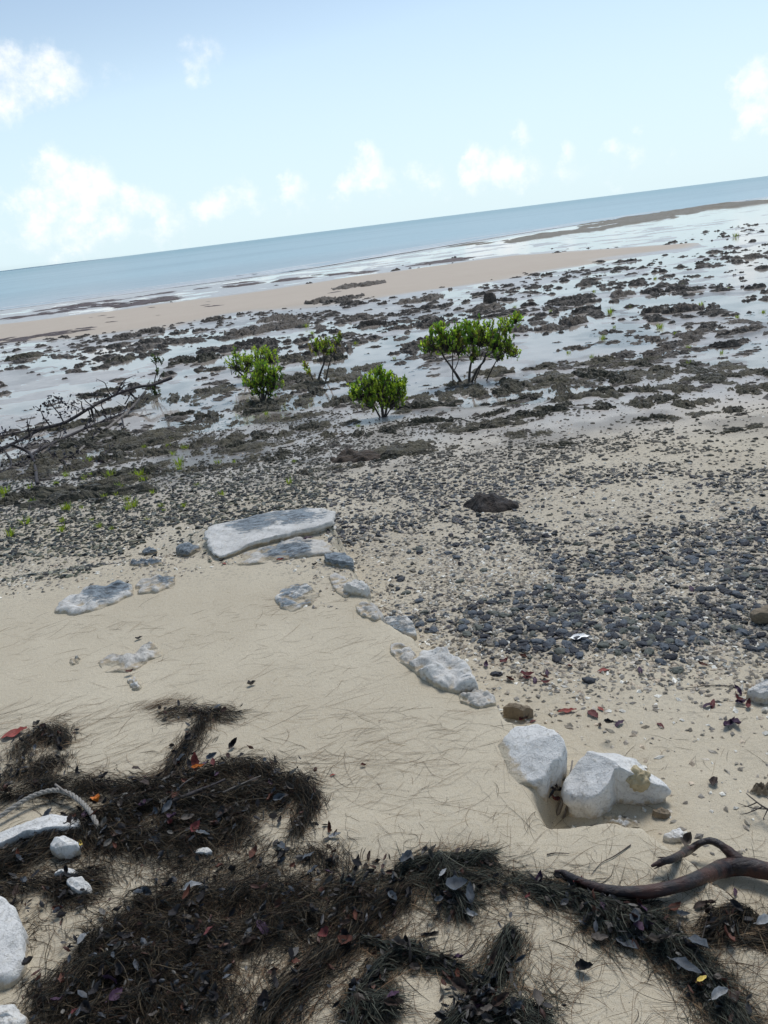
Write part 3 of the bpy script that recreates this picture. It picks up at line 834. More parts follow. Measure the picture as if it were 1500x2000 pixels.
def grav_d(px, py, x, y):
    nz = fbm(x * 2.1 + 4, y * 2.1, 4, 71); n2_ = fbm(x * .8, y * .8, 2, 72)
    dd = GRAVEL(px, py); k = ss(.64 - .30 * dd, .70 - .24 * dd, .75 * nz + .25 * n2_)
    inside = sdf(plat, x, y)
    return np.clip(.15 * dd + dd ** .6 * k * (.70 + .3 * (px < 620)), 0, 1) * ss(-.02, .03, inside + .14 * (x < -.3) * (y > 3.3))


def shell_d(px, py, x, y):
    inside = sdf(plat, x, y)
    return SHELL(px, py) * ss(-.02, .04, inside + .3 * (x < -.2) * (y > 3.3)) * (.3 + .7 * ss(.35, .6, fbm(x * 3, y * 3, 3, 15)))


def stones_mesh(name, x, y, size, tint, shapes, faces, matl, label, sink=.10):
    n = len(x); z = z_ground(x, y); nvs = shapes.shape[1]
    S = shapes[rng.integers(0, len(shapes), n)]
    a = rng.uniform(0, 2 * math.pi, n); c, s = np.cos(a)[:, None], np.sin(a)[:, None]
    sx = size[:, None] * rng.uniform(.8, 1.4, n)[:, None]; sy = size[:, None]; sz = size[:, None] * rng.uniform(.7, 1.5, n)[:, None]
    lx, ly, lz = S[:, :, 0] * sx, S[:, :, 1] * sy, S[:, :, 2] * sz
    tl = rng.normal(0, .22, n)[:, None]; lz = lz + lx * tl
    vx = lx * c - ly * s + x[:, None]; vy = lx * s + ly * c + y[:, None]; vz = lz + z[:, None] + size[:, None] * sink
    v = np.stack([vx, vy, vz], -1).reshape(-1, 3)
    f = (faces[None] + (np.arange(n) * nvs)[:, None, None]).reshape(-1, 3)
    o = mesh_np(name, v, f, matl, False, dict(tint=np.repeat(tint, nvs, 0)))
    tag(o, label, kind='stuff'); return o


shp = np.stack([stone_shape(IV, s) for s in range(16)])
# dark stones
x, y, px, py = scatter(150000, grav_d, None, (2.2, 11))
ok = (px > -250) & (px < 1750); x, y, px, py = x[ok], y[ok], px[ok], py[ok]
size = np.exp(rng.normal(math.log(.0076), .5, len(x))) * (1 + .06 * np.hypot(x, y)); size = size.clip(.004, .024)
n0 = min(len(x), 42000); x, y, px, py, size = x[:n0], y[:n0], px[:n0], py[:n0], size[:n0]
tint = PAL[rng.integers(0, len(PAL), n0)] * rng.uniform(.7, 1.4, n0)[:, None]
tint = tint * np.where((px < 640) & (py < 1060), .62, .85)[:, None] * np.where((px < 640)[:, None], (1.0, 1.05, .85), (1, 1, 1))
brown = ss(960, 860, py)[:, None]; tint = tint * (1 - brown) + np.array([(0.05, 0.045, 0.032)]) * brown * rng.uniform(.7, 1.3, n0)[:, None]
vis_ = (px > 10) & (px < 1490); app = np.where(vis_, size / np.hypot(np.hypot(x, y), H), 0); order = np.argsort(-app); top = order[:296]; rest = order[296:]
print('dark stones', n0, len(order), 'largest px', app[order[0]] * F * 2, app[order[295]] * F * 2)
stones_mesh('dark_gravel', x[rest], y[rest], size[rest], tint[rest], shp, IF, M['stone'], 'dark blue grey wet gravel over the sand below the ledge')
bigs = [stone_shape(I2[0], s + 30, .34, .5) for s in range(10)]
TNAMES = ['blue grey', 'charcoal', 'grey green', 'near black']
TCOL = [(0.06, 0.072, 0.088), (0.026, 0.030, 0.038), (0.075, 0.082, 0.07), (0.014, 0.016, 0.023)]
bigm = [[mesh_np('stone', b, I2[1], M['stone'], i % 2 == 0, dict(tint=np.tile(tc_, (len(b), 1))), link=False) for tc_ in TCOL] for i, b in enumerate(bigs)]
zt = z_ground(x[top], y[top])
for k, i in enumerate(top):
    ci = random.randrange(4); s_ = float(size[i]) * 1.05
    o = inst('stone', bigm[random.randrange(10)][ci], (x[i], y[i], zt[k] + s_ * .08), (random.gauss(0, .15), random.gauss(0, .15), random.uniform(0, 6.28)), (s_ * 1.15, s_, s_ * .95))
    zone = 'in the dark gravel left of the slab' if px[i] < 620 else 'in the gravel behind the stepped ledge' if px[i] < 1100 else 'in the pebble field at the right'
    tag(o, TNAMES[ci] + ' wet stone ' + zone, 'stone', TNAMES[ci] + ' stones ' + zone)
# shells and pale pebbles
x, y, px, py = scatter(170000, shell_d, None, (1.6, 10))
ok = (px > -200) & (px < 1700); x, y, px, py = x[ok], y[ok], px[ok], py[ok]; n0 = min(len(x), 60000); x, y = x[:n0], y[:n0]
size = (np.exp(rng.normal(math.log(.0070), .5, n0)) * (1 + .07 * np.hypot(x, y))).clip(.002, .014)
OV = np.array([(1, 0, 0), (0, 1, 0), (-1, 0, 0), (0, -1, 0), (0, 0, 1), (0, 0, -1)], float); OF = np.array([(0, 1, 4), (1, 2, 4), (2, 3, 4), (3, 0, 4), (1, 0, 5), (2, 1, 5), (3, 2, 5), (0, 3, 5)])
oshp = np.stack([OV * rng.uniform(.55, 1.3, (6, 1)) * (1, .75, .45) + rng.normal(0, .12, (6, 3)) * (1, 1, .4) for _ in range(16)])
stones_mesh('shell_gravel', x, y, size, PALS[rng.integers(0, len(PALS), n0)] * rng.uniform(.6, 1.15, n0)[:, None], oshp, OF, M['stone'], 'pale crushed shell and coral pebbles between the dark stones')

# ------------------------------------------------------------------ limestone rocks from outlines
def outline_rock(name, pts, height, matl, label, cat='rock', tilt=(0, 0), prof=None, amp=.12, lich=None, drop=.0, nth=110, seed=1, strata=0.0, group=None, sink=.03, zc=None, facet=.6, bury=0.0):
    if prof is low: bury = .75; amp = max(amp, .3)
    my_ = sum(b for a, b in pts) / len(pts); y0_ = min(b for a, b in pts); y1_ = max(b for a, b in pts)
    cz0 = at(sum(a for a, b in pts) / len(pts), my_).z if zc is None else zc
    P = []
    for a, b in pts:
        far_ = float(ss(y1_, y0_, b)); l_ = height * .95 * (1 + max(tilt[1], 0) * .8) * far_
        d_p = ray(a, b); t_p = (cz0 + l_ - H) / d_p[2]; P.append(Vector(CAM + d_p * t_p))
    cx = sum(p.x for p in P) / len(P); cy = sum(p.y for p in P) / len(P); cz = cz0
    prof = prof or [(1.0, -.35), (1.03, 0), (1.02, .35), (1.0, .7), (.965, .93), (.92, 1)]
    inner = list(np.linspace(prof[-1][0] - .05, .02, 17)); rs_ = random.Random(seed); planes = [(1 + rs_.uniform(.08, .35), rs_.uniform(-.55, .55) * facet, rs_.uniform(-.55, .55) * facet) for _ in range(6)]
    R = []
    poly = [(p.x - cx, p.y - cy) for p in P]
    for j in range(nth):
        a = 2 * math.pi * j / nth; c, s = math.cos(a), math.sin(a); best = .01
        for (ax, ay), (bx, by) in zip(poly, poly[1:] + poly[:1]):
            ex, ey = bx - ax, by - ay; den = c * ey - s * ex
            if abs(den) < 1e-9: continue
            t1 = (ax * ey - ay * ex) / den; u = (ax * s - ay * c) / den
            if t1 > 0 and -1e-6 <= u <= 1 + 1e-6: best = max(best, t1)
        R.append(best)
    R = [q * (1 + .10 * mnoise.fractal(Vector((math.cos(2 * math.pi * j / nth) * 2.2, math.sin(2 * math.pi * j / nth) * 2.2, seed * 2.7)), .6, 2.2, 4)) for j, q in enumerate(R)]
    for _ in range(3 if name == 'boulder' else 1): R = [.25 * R[j - 1] + .5 * R[j] + .25 * R[(j + 1) % nth] for j in range(nth)]
    size_ = sum(R) / nth; vs = []; la = []
    rings = prof + [(q, 1) for q in inner]
    for k, (q, hq) in enumerate(rings):
        for j in range(nth):
            a = 2 * math.pi * j / nth; c, s = math.cos(a), math.sin(a)
            x_, y_ = R[j] * q * c, R[j] * q * s
            top_ = height * (1 + tilt[0] * x_ / size_ + tilt[1] * y_ / size_)
            pn = Vector((x_ / size_ * 1.6 + seed * 3.3, y_ / size_ * 1.6, seed * 1.7))
            top_ = min(top_ * (c0_ + c1_ * x_ / size_ + c2_ * y_ / size_) for c0_, c1_, c2_ in planes)
            top_ += height * amp * .55 * mnoise.fractal(pn * 1.4, .9, 2.1, 4)
            # broad broken facets
            top_ += height * amp * 1.2 * mnoise.noise(pn * .9 + Vector((9, 2, 0)))
            if bury: top_ -= height * bury * (.5 + 1.1 * mnoise.fractal(Vector((x_ / size_ * 1.9 + seed, y_ / size_ * 2.2, 3)), 1.0, 2.1, 2))
            if strata: 
                u_ = top_ / (height * strata); top_ = height * strata * (math.floor(u_) + min(1, (u_ - math.floor(u_)) * 2.5))
            z_ = (top_ if hq > 0 else height) * hq
            if hq <= 0: z_ = height * hq - sink
            if 0 < hq < 1 or k == 1:
                dn = 1 + .05 * mnoise.fractal(Vector((c * 4 + seed, s * 4, z_ / height * 2)), .7, 2, 3); x_ *= dn; y_ *= dn
            x_ += size_ * .012 * mnoise.noise(Vector((x_ * 40, y_ * 40, z_ * 40))); y_ += size_ * .02 * mnoise.noise(Vector((x_ * 40, z_ * 40, y_ * 40 + 7)))
            vs.append(Vector((x_, y_, z_)))
    n = nth; fs = [(k * n + j, k * n + (j + 1) % n, (k + 1) * n + (j + 1) % n, (k + 1) * n + j) for k in range(len(rings) - 1) for j in range(n)]
    fs.append(tuple((len(rings) - 1) * n + j for j in range(n)))
    V = np.array(vs)
    if lich:
        wpx, wpy = project(V[:, 0] + cx, V[:, 1] + cy, V[:, 2] + cz); lv = np.zeros(len(V))
        for (ex, ey, erx, ery, ang, st_) in lich:
            dx, dy = wpx - ex, wpy - ey; c, s = math.cos(ang), math.sin(ang)
            u, w = (dx * c + dy * s) / erx, (-dx * s + dy * c) / ery; lv = np.maximum(lv, min(1, st_ * 1.6) * ss(1.6, .45, np.hypot(u, w)))
        la = lv
    else: la = np.zeros(len(V))
    gh = V[:, 2] + cz - z_ground(V[:, 0] + cx, V[:, 1] + cy)
    dust = ss(.022 if height < .04 else .035, .0, gh) if name in ('rock', 'rock_slab', 'boulder') else np.zeros(len(V))
    o = mesh_py(name, vs, fs, matl, attrs={'lichen': la, 'dust': dust}); o.location = (cx, cy, cz)
    tag(o, label, cat, group); return o


lip = [(1.0, -.35), (.93, 0), (.93, .3), (1.0, .45), (1.02, .6), (1.01, .94), (.98, 1)]
low = [(1.04, -.6), (1.0, .0), (.96, .4), (.9, .75), (.84, 1)]
outline_rock('rock_slab', [(402, 1052), (410, 1032), (460, 1018), (520, 1004), (600, 994), (645, 1000), (650, 1018), (628, 1030), (560, 1048), (500, 1066), (438, 1092), (408, 1076)], .045, M['lime'],
             'long pale limestone slab with blue grey top and undercut lower edge', 'rock slab', (.0, .35), lip, .10, [(530, 1012, 105, 20, -.16, .55), (620, 1008, 26, 12, -.4, .4)], nth=180, seed=2, strata=.3)
outline_rock('rock_slab', [(440, 1105), (438, 1090), (500, 1068), (560, 1050), (630, 1046), (652, 1060), (650, 1078), (600, 1086), (540, 1096), (480, 1106)], .03, M['lime_buried'],
             'flat pale limestone shelf just below the undercut slab', 'rock slab', (.0, .2), low, .2, [(560, 1075, 55, 16, -.2, .6)], seed=3, nth=140)
outline_rock('rock', [(634, 1080), (672, 1078), (690, 1095), (692, 1110), (664, 1108), (636, 1100)], .035, M['lime_lichen'], 'small blue grey rock on the corner below the slab', 'rock', (0, .1), None, .25, [(665, 1092, 40, 24, 0, .6)], seed=4, nth=80)
outline_rock('rock', [(670, 1142), (700, 1132), (722, 1150), (715, 1166), (690, 1162), (672, 1158)], .05, M['lime_lichen'], 'rough grey rock on the ledge rim beneath the corner rock', 'rock', (0, 0), None, .3, None, seed=5, nth=80)
outline_rock('rock', [(535, 1165), (560, 1138), (600, 1134), (626, 1155), (610, 1180), (570, 1196), (545, 1190)], .022, M['lime_lichen'], 'round flat grey rock showing through the sand in mid plateau', 'rock', (0, 0), low, .5, [(580, 1160, 45, 30, 0, .35)], seed=6)
outline_rock('rock', [(100, 1196), (120, 1165), (160, 1144), (230, 1128), (262, 1130), (262, 1152), (230, 1172), (180, 1196), (140, 1204)], .035, M['lime_lichen'], 'long grey blotched rock half buried at the left edge of the plateau', 'rock', (0, .2), low, .35, [(205, 1150, 55, 20, -.3, .5)], seed=7)
outline_rock('rock', [(262, 1136), (300, 1120), (340, 1120), (342, 1136), (310, 1158), (268, 1162)], .024, M['lime_buried'], 'smooth pale rock with a dark speckled tip right of the grey blotched one', 'rock', (0, .1), low, .25, [(326, 1128, 20, 12, 0, .8)], seed=8)
outline_rock('rock', [(248, 1100), (268, 1090), (318, 1090), (326, 1100), (290, 1110), (262, 1108)], .03, M['lime_lichen'], 'thin flat blue grey rock at the border of sand and gravel', 'rock', (0, 0), low, .3, [(290, 1098, 50, 20, 0, .7)], seed=9, nth=80)
outline_rock('rock', [(342, 1070), (360, 1062), (392, 1068), (394, 1082), (372, 1090), (352, 1084)], .045, M['lime_lichen'], 'grey green rock just left of the undercut slab', 'rock', (0, .1), None, .25, [(368, 1075, 40, 20, 0, .6)], seed=10, nth=80)
outline_rock('rock', [(276, 1076), (292, 1070), (308, 1074), (304, 1084), (284, 1086)], .035, M['lime_lichen'], 'small blue grey rock second from the slab on its left', 'rock', (0, 0), None, .25, [(290, 1078, 30, 20, 0, .6)], seed=11, nth=60)
outline_rock('rock', [(180, 1285), (215, 1278), (262, 1280), (285, 1262), (290, 1246), (302, 1248), (318, 1275), (296, 1285), (270, 1305), (248, 1318), (205, 1314)], .02, M['lime_buried'], 'irregular patch of bare pale rock showing in the sand at left', 'rock', (.2, .1), low, .5, [(290, 1265, 24, 20, 0, .25)], seed=12)
outline_rock('rock', [(246, 1322), (262, 1318), (278, 1340), (272, 1350), (258, 1348)], .016, M['lime_white'], 'tiny white rock tongue below the irregular bare patch', 'rock', (0, 0), low, .3, None, seed=13, nth=60)
outline_rock('rock', [(134, 1290), (146, 1280), (158, 1284), (154, 1296), (138, 1300)], .012, M['lime_buried'], 'faint small rock patch left of the irregular bare one', 'rock', (0, 0), low, .3, None, seed=14, nth=50)
outline_rock('rock', [(735, 1208), (765, 1198), (795, 1208), (812, 1235), (812, 1250), (785, 1248), (750, 1232)], .045, M['lime_lichen'], 'cracked grey and white rock on the ledge rim, upper step', 'rock', (.1, .1), None, .35, [(775, 1215, 40, 20, .3, .35)], seed=15)
outline_rock('rock', [(790, 1285), (830, 1262), (870, 1268), (905, 1290), (922, 1320), (932, 1344), (900, 1352), (865, 1350), (835, 1328), (815, 1310)], .04, M['lime'], 'broad whitish rock with tan stain on the ledge rim, middle step', 'rock', (.1, .15), None, .5, [(915, 1330, 22, 22, .3, .4), (850, 1272, 40, 12, .2, .3)], seed=16, nth=130, bury=.3)
outline_rock('rock', [(762, 1246), (798, 1256), (822, 1290), (806, 1312), (775, 1290), (758, 1265)], .02, M['lime_buried'], 'sand coloured rock hump on the rim beside the broad whitish rock', 'rock', (0, 0), low, .3, None, seed=41, nth=90)
outline_rock('rock', [(640, 1120), (668, 1116), (690, 1150), (676, 1172), (650, 1150)], .016, M['lime_buried'], 'pale sand covered rock sheet just inside the ledge rim below the slab', 'rock', (0, 0), low, .3, None, seed=42, nth=90)
outline_rock('rock', [(690, 1175), (730, 1172), (752, 1205), (735, 1215), (700, 1200)], .018, M['lime_buried'], 'sand dusted pale rock between two ledge rim rocks', 'rock', (0, 0), low, .3, None, seed=17, nth=80)
outline_rock('rock', [(890, 1350), (935, 1340), (965, 1355), (972, 1378), (935, 1385), (900, 1372)], .022, M['lime_buried'], 'smooth grey rock below the tan stained ledge rock', 'rock', (0, 0), low, .3, None, seed=18, nth=80)
outline_rock('rock', [(978, 1385), (1000, 1374), (1034, 1378), (1042, 1394), (1022, 1408), (994, 1402)], .05, M['lime_brown'], 'knobbly brown rock in a notch at the head of the twin boulders', 'rock', (0, 0), None, .1, None, seed=19, nth=90)
bl = outline_rock('boulder', [(945, 1478), (965, 1438), (1010, 1420), (1050, 1422), (1085, 1450), (1108, 1480), (1095, 1512), (1060, 1540), (1010, 1545), (965, 1520)], .07, M['lime_white'], 'left white boulder of the pair, sunk in sand on its near side', 'boulder', (.85, .12),
                  [(1.02, -1.6), (1.0, -.8), (.98, -.2), (1.0, .3), (1.02, .6), (.99, .93), (.96, 1)], .05, None, seed=20, nth=160, zc=-.035, facet=1.0)
br = outline_rock('boulder', [(1098, 1592), (1094, 1560), (1120, 1510), (1150, 1472), (1188, 1448), (1232, 1448), (1262, 1490), (1300, 1520), (1318, 1548), (1290, 1558), (1230, 1556), (1200, 1550), (1192, 1580), (1160, 1600)], .125, M['lime_white'], 'right white boulder of the pair, larger, with a tan knob and undercut foot', 'boulder', (.05, .18),
                  [(1.0, -.5), (.92, 0), (.94, .25), (1.02, .5), (1.03, .7), (.99, .92), (.95, 1)], .06, [(1235, 1470, 30, 24, 0, -.0)], seed=21, nth=180, facet=.9)
kb = at(1247, 1557); kv = stone_shape(subdiv(*I2)[0], 77, .35, .9)
kn = mesh_np('knob', kv * (.038, .034, .044), subdiv(*I2)[1], limestone('tan_knob', -.5, (0.56, 0.47, 0.30), (0.34, 0.26, 0.15)), True, parent=br)
kd = ray(1245, 1522); kn.location = Vector(CAM + kd * ((kb - Vector(CAM)).length * .974)) - br.location; kn['label'] = 'tan rounded knob on the boulder face'
outline_rock('rock', [(1165, 1592), (1200, 1588), (1240, 1600), (1262, 1615), (1225, 1618), (1180, 1606)], .014, M['lime_white'], 'white crusty rock edge in the sand in front of the right boulder', 'rock', (0, 0), low, .3, None, seed=23, nth=80)
outline_rock('stone', [(1292, 1640), (1308, 1625), (1328, 1617), (1336, 1632), (1332, 1645), (1308, 1646)], .02, M['lime_white'], 'small white stone beside the fork of the driftwood', 'stone', (0, 0), None, .2, None, seed=24, nth=60)
outline_rock('rock', [(1464, 1200), (1478, 1184), (1540, 1176), (1560, 1212), (1520, 1224), (1476, 1220)], .07, M['lime_brown'], 'brown flat topped rock cut by the right edge of the gravel', 'rock', (0, 0), lip, .12, None, seed=25, nth=90)
outline_rock('rock', [(1456, 1355), (1475, 1338), (1520, 1325), (1550, 1360), (1520, 1378), (1476, 1374)], .045, M['lime_lichen'], 'blue grey rock at right beside the purple red leaves', 'rock', (0, 0), None, .2, [(1490, 1350, 60, 40, 0, .25)], seed=26, nth=90)
outline_rock('rock', [(1460, 1545), (1475, 1530), (1520, 1524), (1540, 1545), (1500, 1556), (1468, 1554)], .03, M['lime_brown'], 'low brown rock at the right border above the driftwood', 'rock', (0, 0), low, .2, None, seed=27, nth=70)
outline_rock('rock', [(1272, 1590), (1284, 1578), (1302, 1578), (1312, 1590), (1300, 1600), (1280, 1598)], .018, M['lime_brown'], 'small dark brown stone in the hollow right of the boulders', 'stone', (0, 0), None, .3, None, seed=28, nth=60)
outline_rock('rock', [(-60, 1662), (-30, 1630), (30, 1612), (100, 1592), (150, 1590), (166, 1602), (160, 1618), (110, 1625), (50, 1640), (0, 1662)], .035, M['lime_white'], 'long white rock at the left edge under the rope', 'rock', (.1, .1), None, .15, [(20, 1635, 40, 16, -.4, .45)], seed=29, nth=120)
outline_rock('rock', [(98, 1660), (104, 1642), (126, 1633), (150, 1640), (154, 1658), (140, 1676), (115, 1678)], .045, M['lime_white'], 'round white rock between the needle mats at left', 'rock', (0, 0), None, .12, None, seed=30, nth=80)
outline_rock('rock', [(104, 1710), (118, 1696), (146, 1694), (155, 1708), (140, 1718), (116, 1720)], .03, M['lime_white'], 'small white rock covered by needles under the round one', 'rock', (0, 0), None, .2, None, seed=31, nth=70)
outline_rock('rock', [(126, 1720), (160, 1712), (182, 1738), (178, 1754), (156, 1756), (136, 1740)], .035, M['lime_white'], 'white blocky rock, lowest of the three small ones at left', 'rock', (0, 0), None, .15, None, seed=32, nth=80)
outline_rock('rock', [(-120, 1880), (-80, 1760), (-10, 1745), (28, 1768), (50, 1830), (52, 1900), (40, 1925), (-20, 1945), (-90, 1930)], .05, M['lime_white'], 'large pale rock in the left lower border of the picture', 'rock', (-.1, 0), None, .15, None, seed=33, nth=140)
outline_rock('rock', [(-60, 2030), (-30, 1965), (20, 1955), (50, 1985), (40, 2040), (0, 2070)], .04, M['lime_lichen'], 'mottled dark and pale rock in the bottom left corner', 'rock', (0, 0), None, .3, [(20, 1985, 40, 30, 0, .25)], seed=34, nth=90)
outline_rock('stone', [(376, 1662), (388, 1655), (408, 1656), (417, 1666), (405, 1672), (384, 1671)], .012, M['lime_lichen'], 'flat oval greenish stone on sand amid the big needle mat', 'stone', (0, 0), None, .1, None, seed=35, nth=60)
outline_rock('rock', [(943, 588), (945, 577), (958, 574), (970, 580), (968, 590), (955, 592)], .22, M['reef_far'], 'upright dark boulder standing alone on the wet flat', 'boulder', (0, 0), None, .25, None, seed=36, nth=60)
outline_rock('rock', [(905, 980), (930, 962), (975, 958), (1012, 970), (1018, 992), (975, 1006), (925, 1003)], .06, M['weed'], 'rounded black mound of seaweed on the gravel', 'seaweed mound', (0, 0), [(1.1, -.4), (1.05, 0), (.93, .3), (.82, .55), (.68, .8), (.55, 1)], .8, None, facet=.3, seed=37, nth=140)
outline_rock('rock', [(640, 892), (670, 875), (720, 872), (750, 885), (740, 900), (690, 908), (650, 905)], .05, plain('brown_weed', (0.028, 0.02, 0.014), (0.09, 0.062, 0.042), .8, 30, 1, .02), 'red brown seaweed mound on the reef rocks below the centre shrub', 'seaweed mound', (0, 0), low, .5, None, seed=38, nth=120)
for o in list(CO.objects):
    if o.get('category') == 'seaweed mound': o.name = 'seaweed_mound'
    elif o.get('category') == 'stone' and o.name.startswith('rock'): o.name = 'stone'
    elif o.get('category') == 'boulder' and o.name.startswith('rock'): o.name = 'boulder'

# ------------------------------------------------------------------ needles (casuarina litter)
NPAL = {'dark': [(0.005, 0.0045, 0.004), (0.008, 0.007, 0.006), (0.024, 0.019, 0.013), (0.08, 0.062, 0.04), (0.014, 0.017, 0.015), (0.06, 0.05, 0.037), (0.03, 0.018, 0.012), (0.010, 0.010, 0.009)],
        'green': [(0.028, 0.033, 0.028), (0.055, 0.062, 0.05), (0.016, 0.019, 0.016), (0.09, 0.092, 0.072), (0.03, 0.024, 0.018), (0.010, 0.010, 0.009)],
        'fine': [(0.16, 0.10, 0.06), (0.10, 0.065, 0.04), (0.21, 0.15, 0.09), (0.07, 0.05, 0.035)],
        'lime': [(0.12, 0.19, 0.04), (0.08, 0.14, 0.03), (0.06, 0.06, 0.04)]}


def strands(cx, cy, ang, length, lift, width, pal, curl=.5, segs=5, follow=True, arch=0.35):
    n = len(cx); t_ = np.linspace(-.5, .5, segs + 1)[None]
    cv = rng.normal(0, curl, n)[:, None]; cv2 = rng.normal(0, curl * .6, n)[:, None]
    a = ang[:, None] + cv * t_ * 2 + cv2 * (t_ * 2) ** 2
    L = length[:, None]; step = L / segs
    dx = np.cos(a) * step; dy = np.sin(a) * step
    xs = np.cumsum(dx, 1); ys = np.cumsum(dy, 1); m_ = segs // 2
    xs = xs - xs[:, m_:m_ + 1] + cx[:, None]; ys = ys - ys[:, m_:m_ + 1] + cy[:, None]
    g = z_ground(xs.ravel(), ys.ravel()).reshape(xs.shape)
    zz = g + .0015 + lift[:, None] * np.clip(1 - (np.abs(t_) * 2) ** 2 * rng.uniform(.2, 1.1, n)[:, None], .03, 1)
    # ribbon
    tx = np.gradient(xs, axis=1); ty = np.gradient(ys, axis=1); ln = np.hypot(tx, ty) + 1e-9
    roll = rng.uniform(-.9, .9, n)[:, None]
    wd = width[:, None] * (1 - .75 * np.abs(t_ * 2) ** 3)
    sx = -ty / ln * np.cos(roll) * wd; sy = tx / ln * np.cos(roll) * wd; sz = np.sin(roll) * wd
    A_ = np.stack([xs - sx, ys - sy, zz - sz], -1); B_ = np.stack([xs + sx, ys + sy, zz + sz], -1)
    v = np.stack([A_, B_], 2).reshape(n, -1, 3); k = (segs + 1) * 2
    base = np.arange(segs) * 2; q = np.stack([base, base + 1, base + 3, base + 2], 1)
    f = (q[None] + (np.arange(n) * k)[:, None, None]).reshape(-1, 4)
    p_ = np.array(NPAL[pal]); tint = p_[rng.integers(0, len(p_), n)] * rng.uniform(.7, 1.35, n)[:, None]
    return v.reshape(-1, 3), f, np.repeat(tint, k, 0)


def join(parts):
    V = []; Fc = []; T = []; nv = 0
    for v, f, tnt in parts:
        V.append(v); Fc.append(f + nv); T.append(tnt); nv += len(v)
    return np.concatenate(V), np.concatenate(Fc), np.concatenate(T)


heaps = {}
for nm, pts, w, n, spr, hh_ in SW:
    seg = [math.hypot(b[0] - a[0], b[1] - a[1]) for a, b in zip(pts[:-1], pts[1:])]; cum = np.concatenate([[0], np.cumsum(seg)])
    s = rng.uniform(0, cum[-1], n); i = np.clip(np.searchsorted(cum, s) - 1, 0, len(seg) - 1); fr_ = (s - cum[i]) / np.array(seg)[i]
    P = np.array(pts); bx = P[i] + (P[i + 1] - P[i]) * fr_[:, None]; tg = P[i + 1] - P[i]; ta = np.arctan2(tg[:, 1], tg[:, 0])
    clump = fbm(bx[:, 0] * 22, bx[:, 1] * 22, 2, 5)
    off = rng.normal(0, 1, n) * w * (.42 + .7 * clump) * (1 + .45 * np.abs(rng.normal(0, 1, n)))
    cx = bx[:, 0] - np.sin(ta) * off; cy = bx[:, 1] + np.cos(ta) * off
    hole_ = fbm(cx * 7, cy * 7, 3, 33) + rng.normal(0, .05, n) > (.365 if nm == 'mat' else .34); cx, cy, ta, off, bx = cx[hole_], cy[hole_], ta[hole_], off[hole_], bx[hole_]; n = len(cx)
    ang = ta + rng.normal(0, spr, n) + (fbm(cx * 9, cy * 9, 2, 6) - .5) * 2.2 * min(1, spr * 1.5)
    ln = np.exp(rng.normal(math.log(.062), .45, n)).clip(.015, .17)
    lift = hh_ * np.exp(-(off / (w * 1.1)) ** 2) * rng.uniform(0, 1.25, n) + .001
    pal = 'green' if nm in ('sheaf', 'wedge', 'knot') else 'dark'
    if nm == 'brush': pal = 'fine'
    if nm == 'edge' and n == 420: pal = 'lime'
    heaps.setdefault(nm, []).append(strands(cx, cy, ang, ln, lift, rng.uniform(.0004, .00095, n), pal, .55))
    # stray ends around the stroke
    n2_ = n // 5; j = rng.integers(0, n, n2_)
    heaps[nm].append(strands(cx[j] + rng.normal(0, w * 1.1, n2_), cy[j] + rng.normal(0, w * 1.1, n2_), ang[j] + rng.normal(0, .7, n2_), ln[j] * 1.25, np.full(n2_, .003), rng.uniform(.0003, .0007, n2_), 'fine' if pal != 'lime' else pal, .6))
HL = {'T': ('needle_heap', 'T shaped dark tangle of needles on the open sand', 'needle heap'), 'brush': ('needle_wisp', 'swept wisp of fine needles just above the T shaped tangle', 'needle wisp'),
      'loop': ('needle_heap', 'hook shaped needle tangle at the left edge below the red leaf', 'needle heap'),
      'mat': ('needle_litter', 'thick mat of dark casuarina needles over the lower left sand', None),
      'knot': ('needle_heap', 'grey green needle knot in the lower middle with a crumpled leaf', 'needle heap'),
      'wedge': ('needle_heap', 'long grey green needle heap running down below the driftwood', 'needle heap'),
      'sheaf': ('needle_heap', 'combed needle sheaves fanning out at the bottom centre', 'needle heap'),
      'edge': ('needle_heap', 'brown needle heap with a green fringe at the lower right border', 'needle heap')}
for nm, parts in heaps.items():
    v, f, tn = join(parts); on, lab, cat = HL[nm]
    o = mesh_np(on, v, f, M['needle'], True, dict(tint=tn)); tag(o, lab, cat, kind=None if cat else 'stuff')

# loose needles over the open sand
parts = []


def loose(n, box, a_mu, a_sd, ln, wd, pal='fine', curl=.35, lift=.002, avoid=None):
    x0, y0, x1, y1 = box
    px = rng.uniform(x0, x1, n); py = rng.uniform(y0, y1, n); d = FV + ((px - 750) / F)[:, None] * RV + ((1000 - py) / F)[:, None] * UV
    tt = -H / d[:, 2]; x_ = d[:, 0] * tt; y_ = d[:, 1] * tt
    k = (tt > 0) & (y_ < 4.3)
    k &= (fbm(x_ * 2.2, y_ * 3.2, 3, 44) + rng.uniform(-.25, .25, n)) > .47
    x_, y_ = x_[k], y_[k]; m_ = len(x_)
    parts.append(strands(x_, y_, rng.normal(a_mu, a_sd, m_) + math.pi * rng.integers(0, 2, m_), np.exp(rng.normal(math.log(ln), .45, m_)).clip(.01, .24), rng.uniform(.0005, lift, m_), rng.uniform(wd * .6, wd * 1.3, m_), pal, curl, 6))


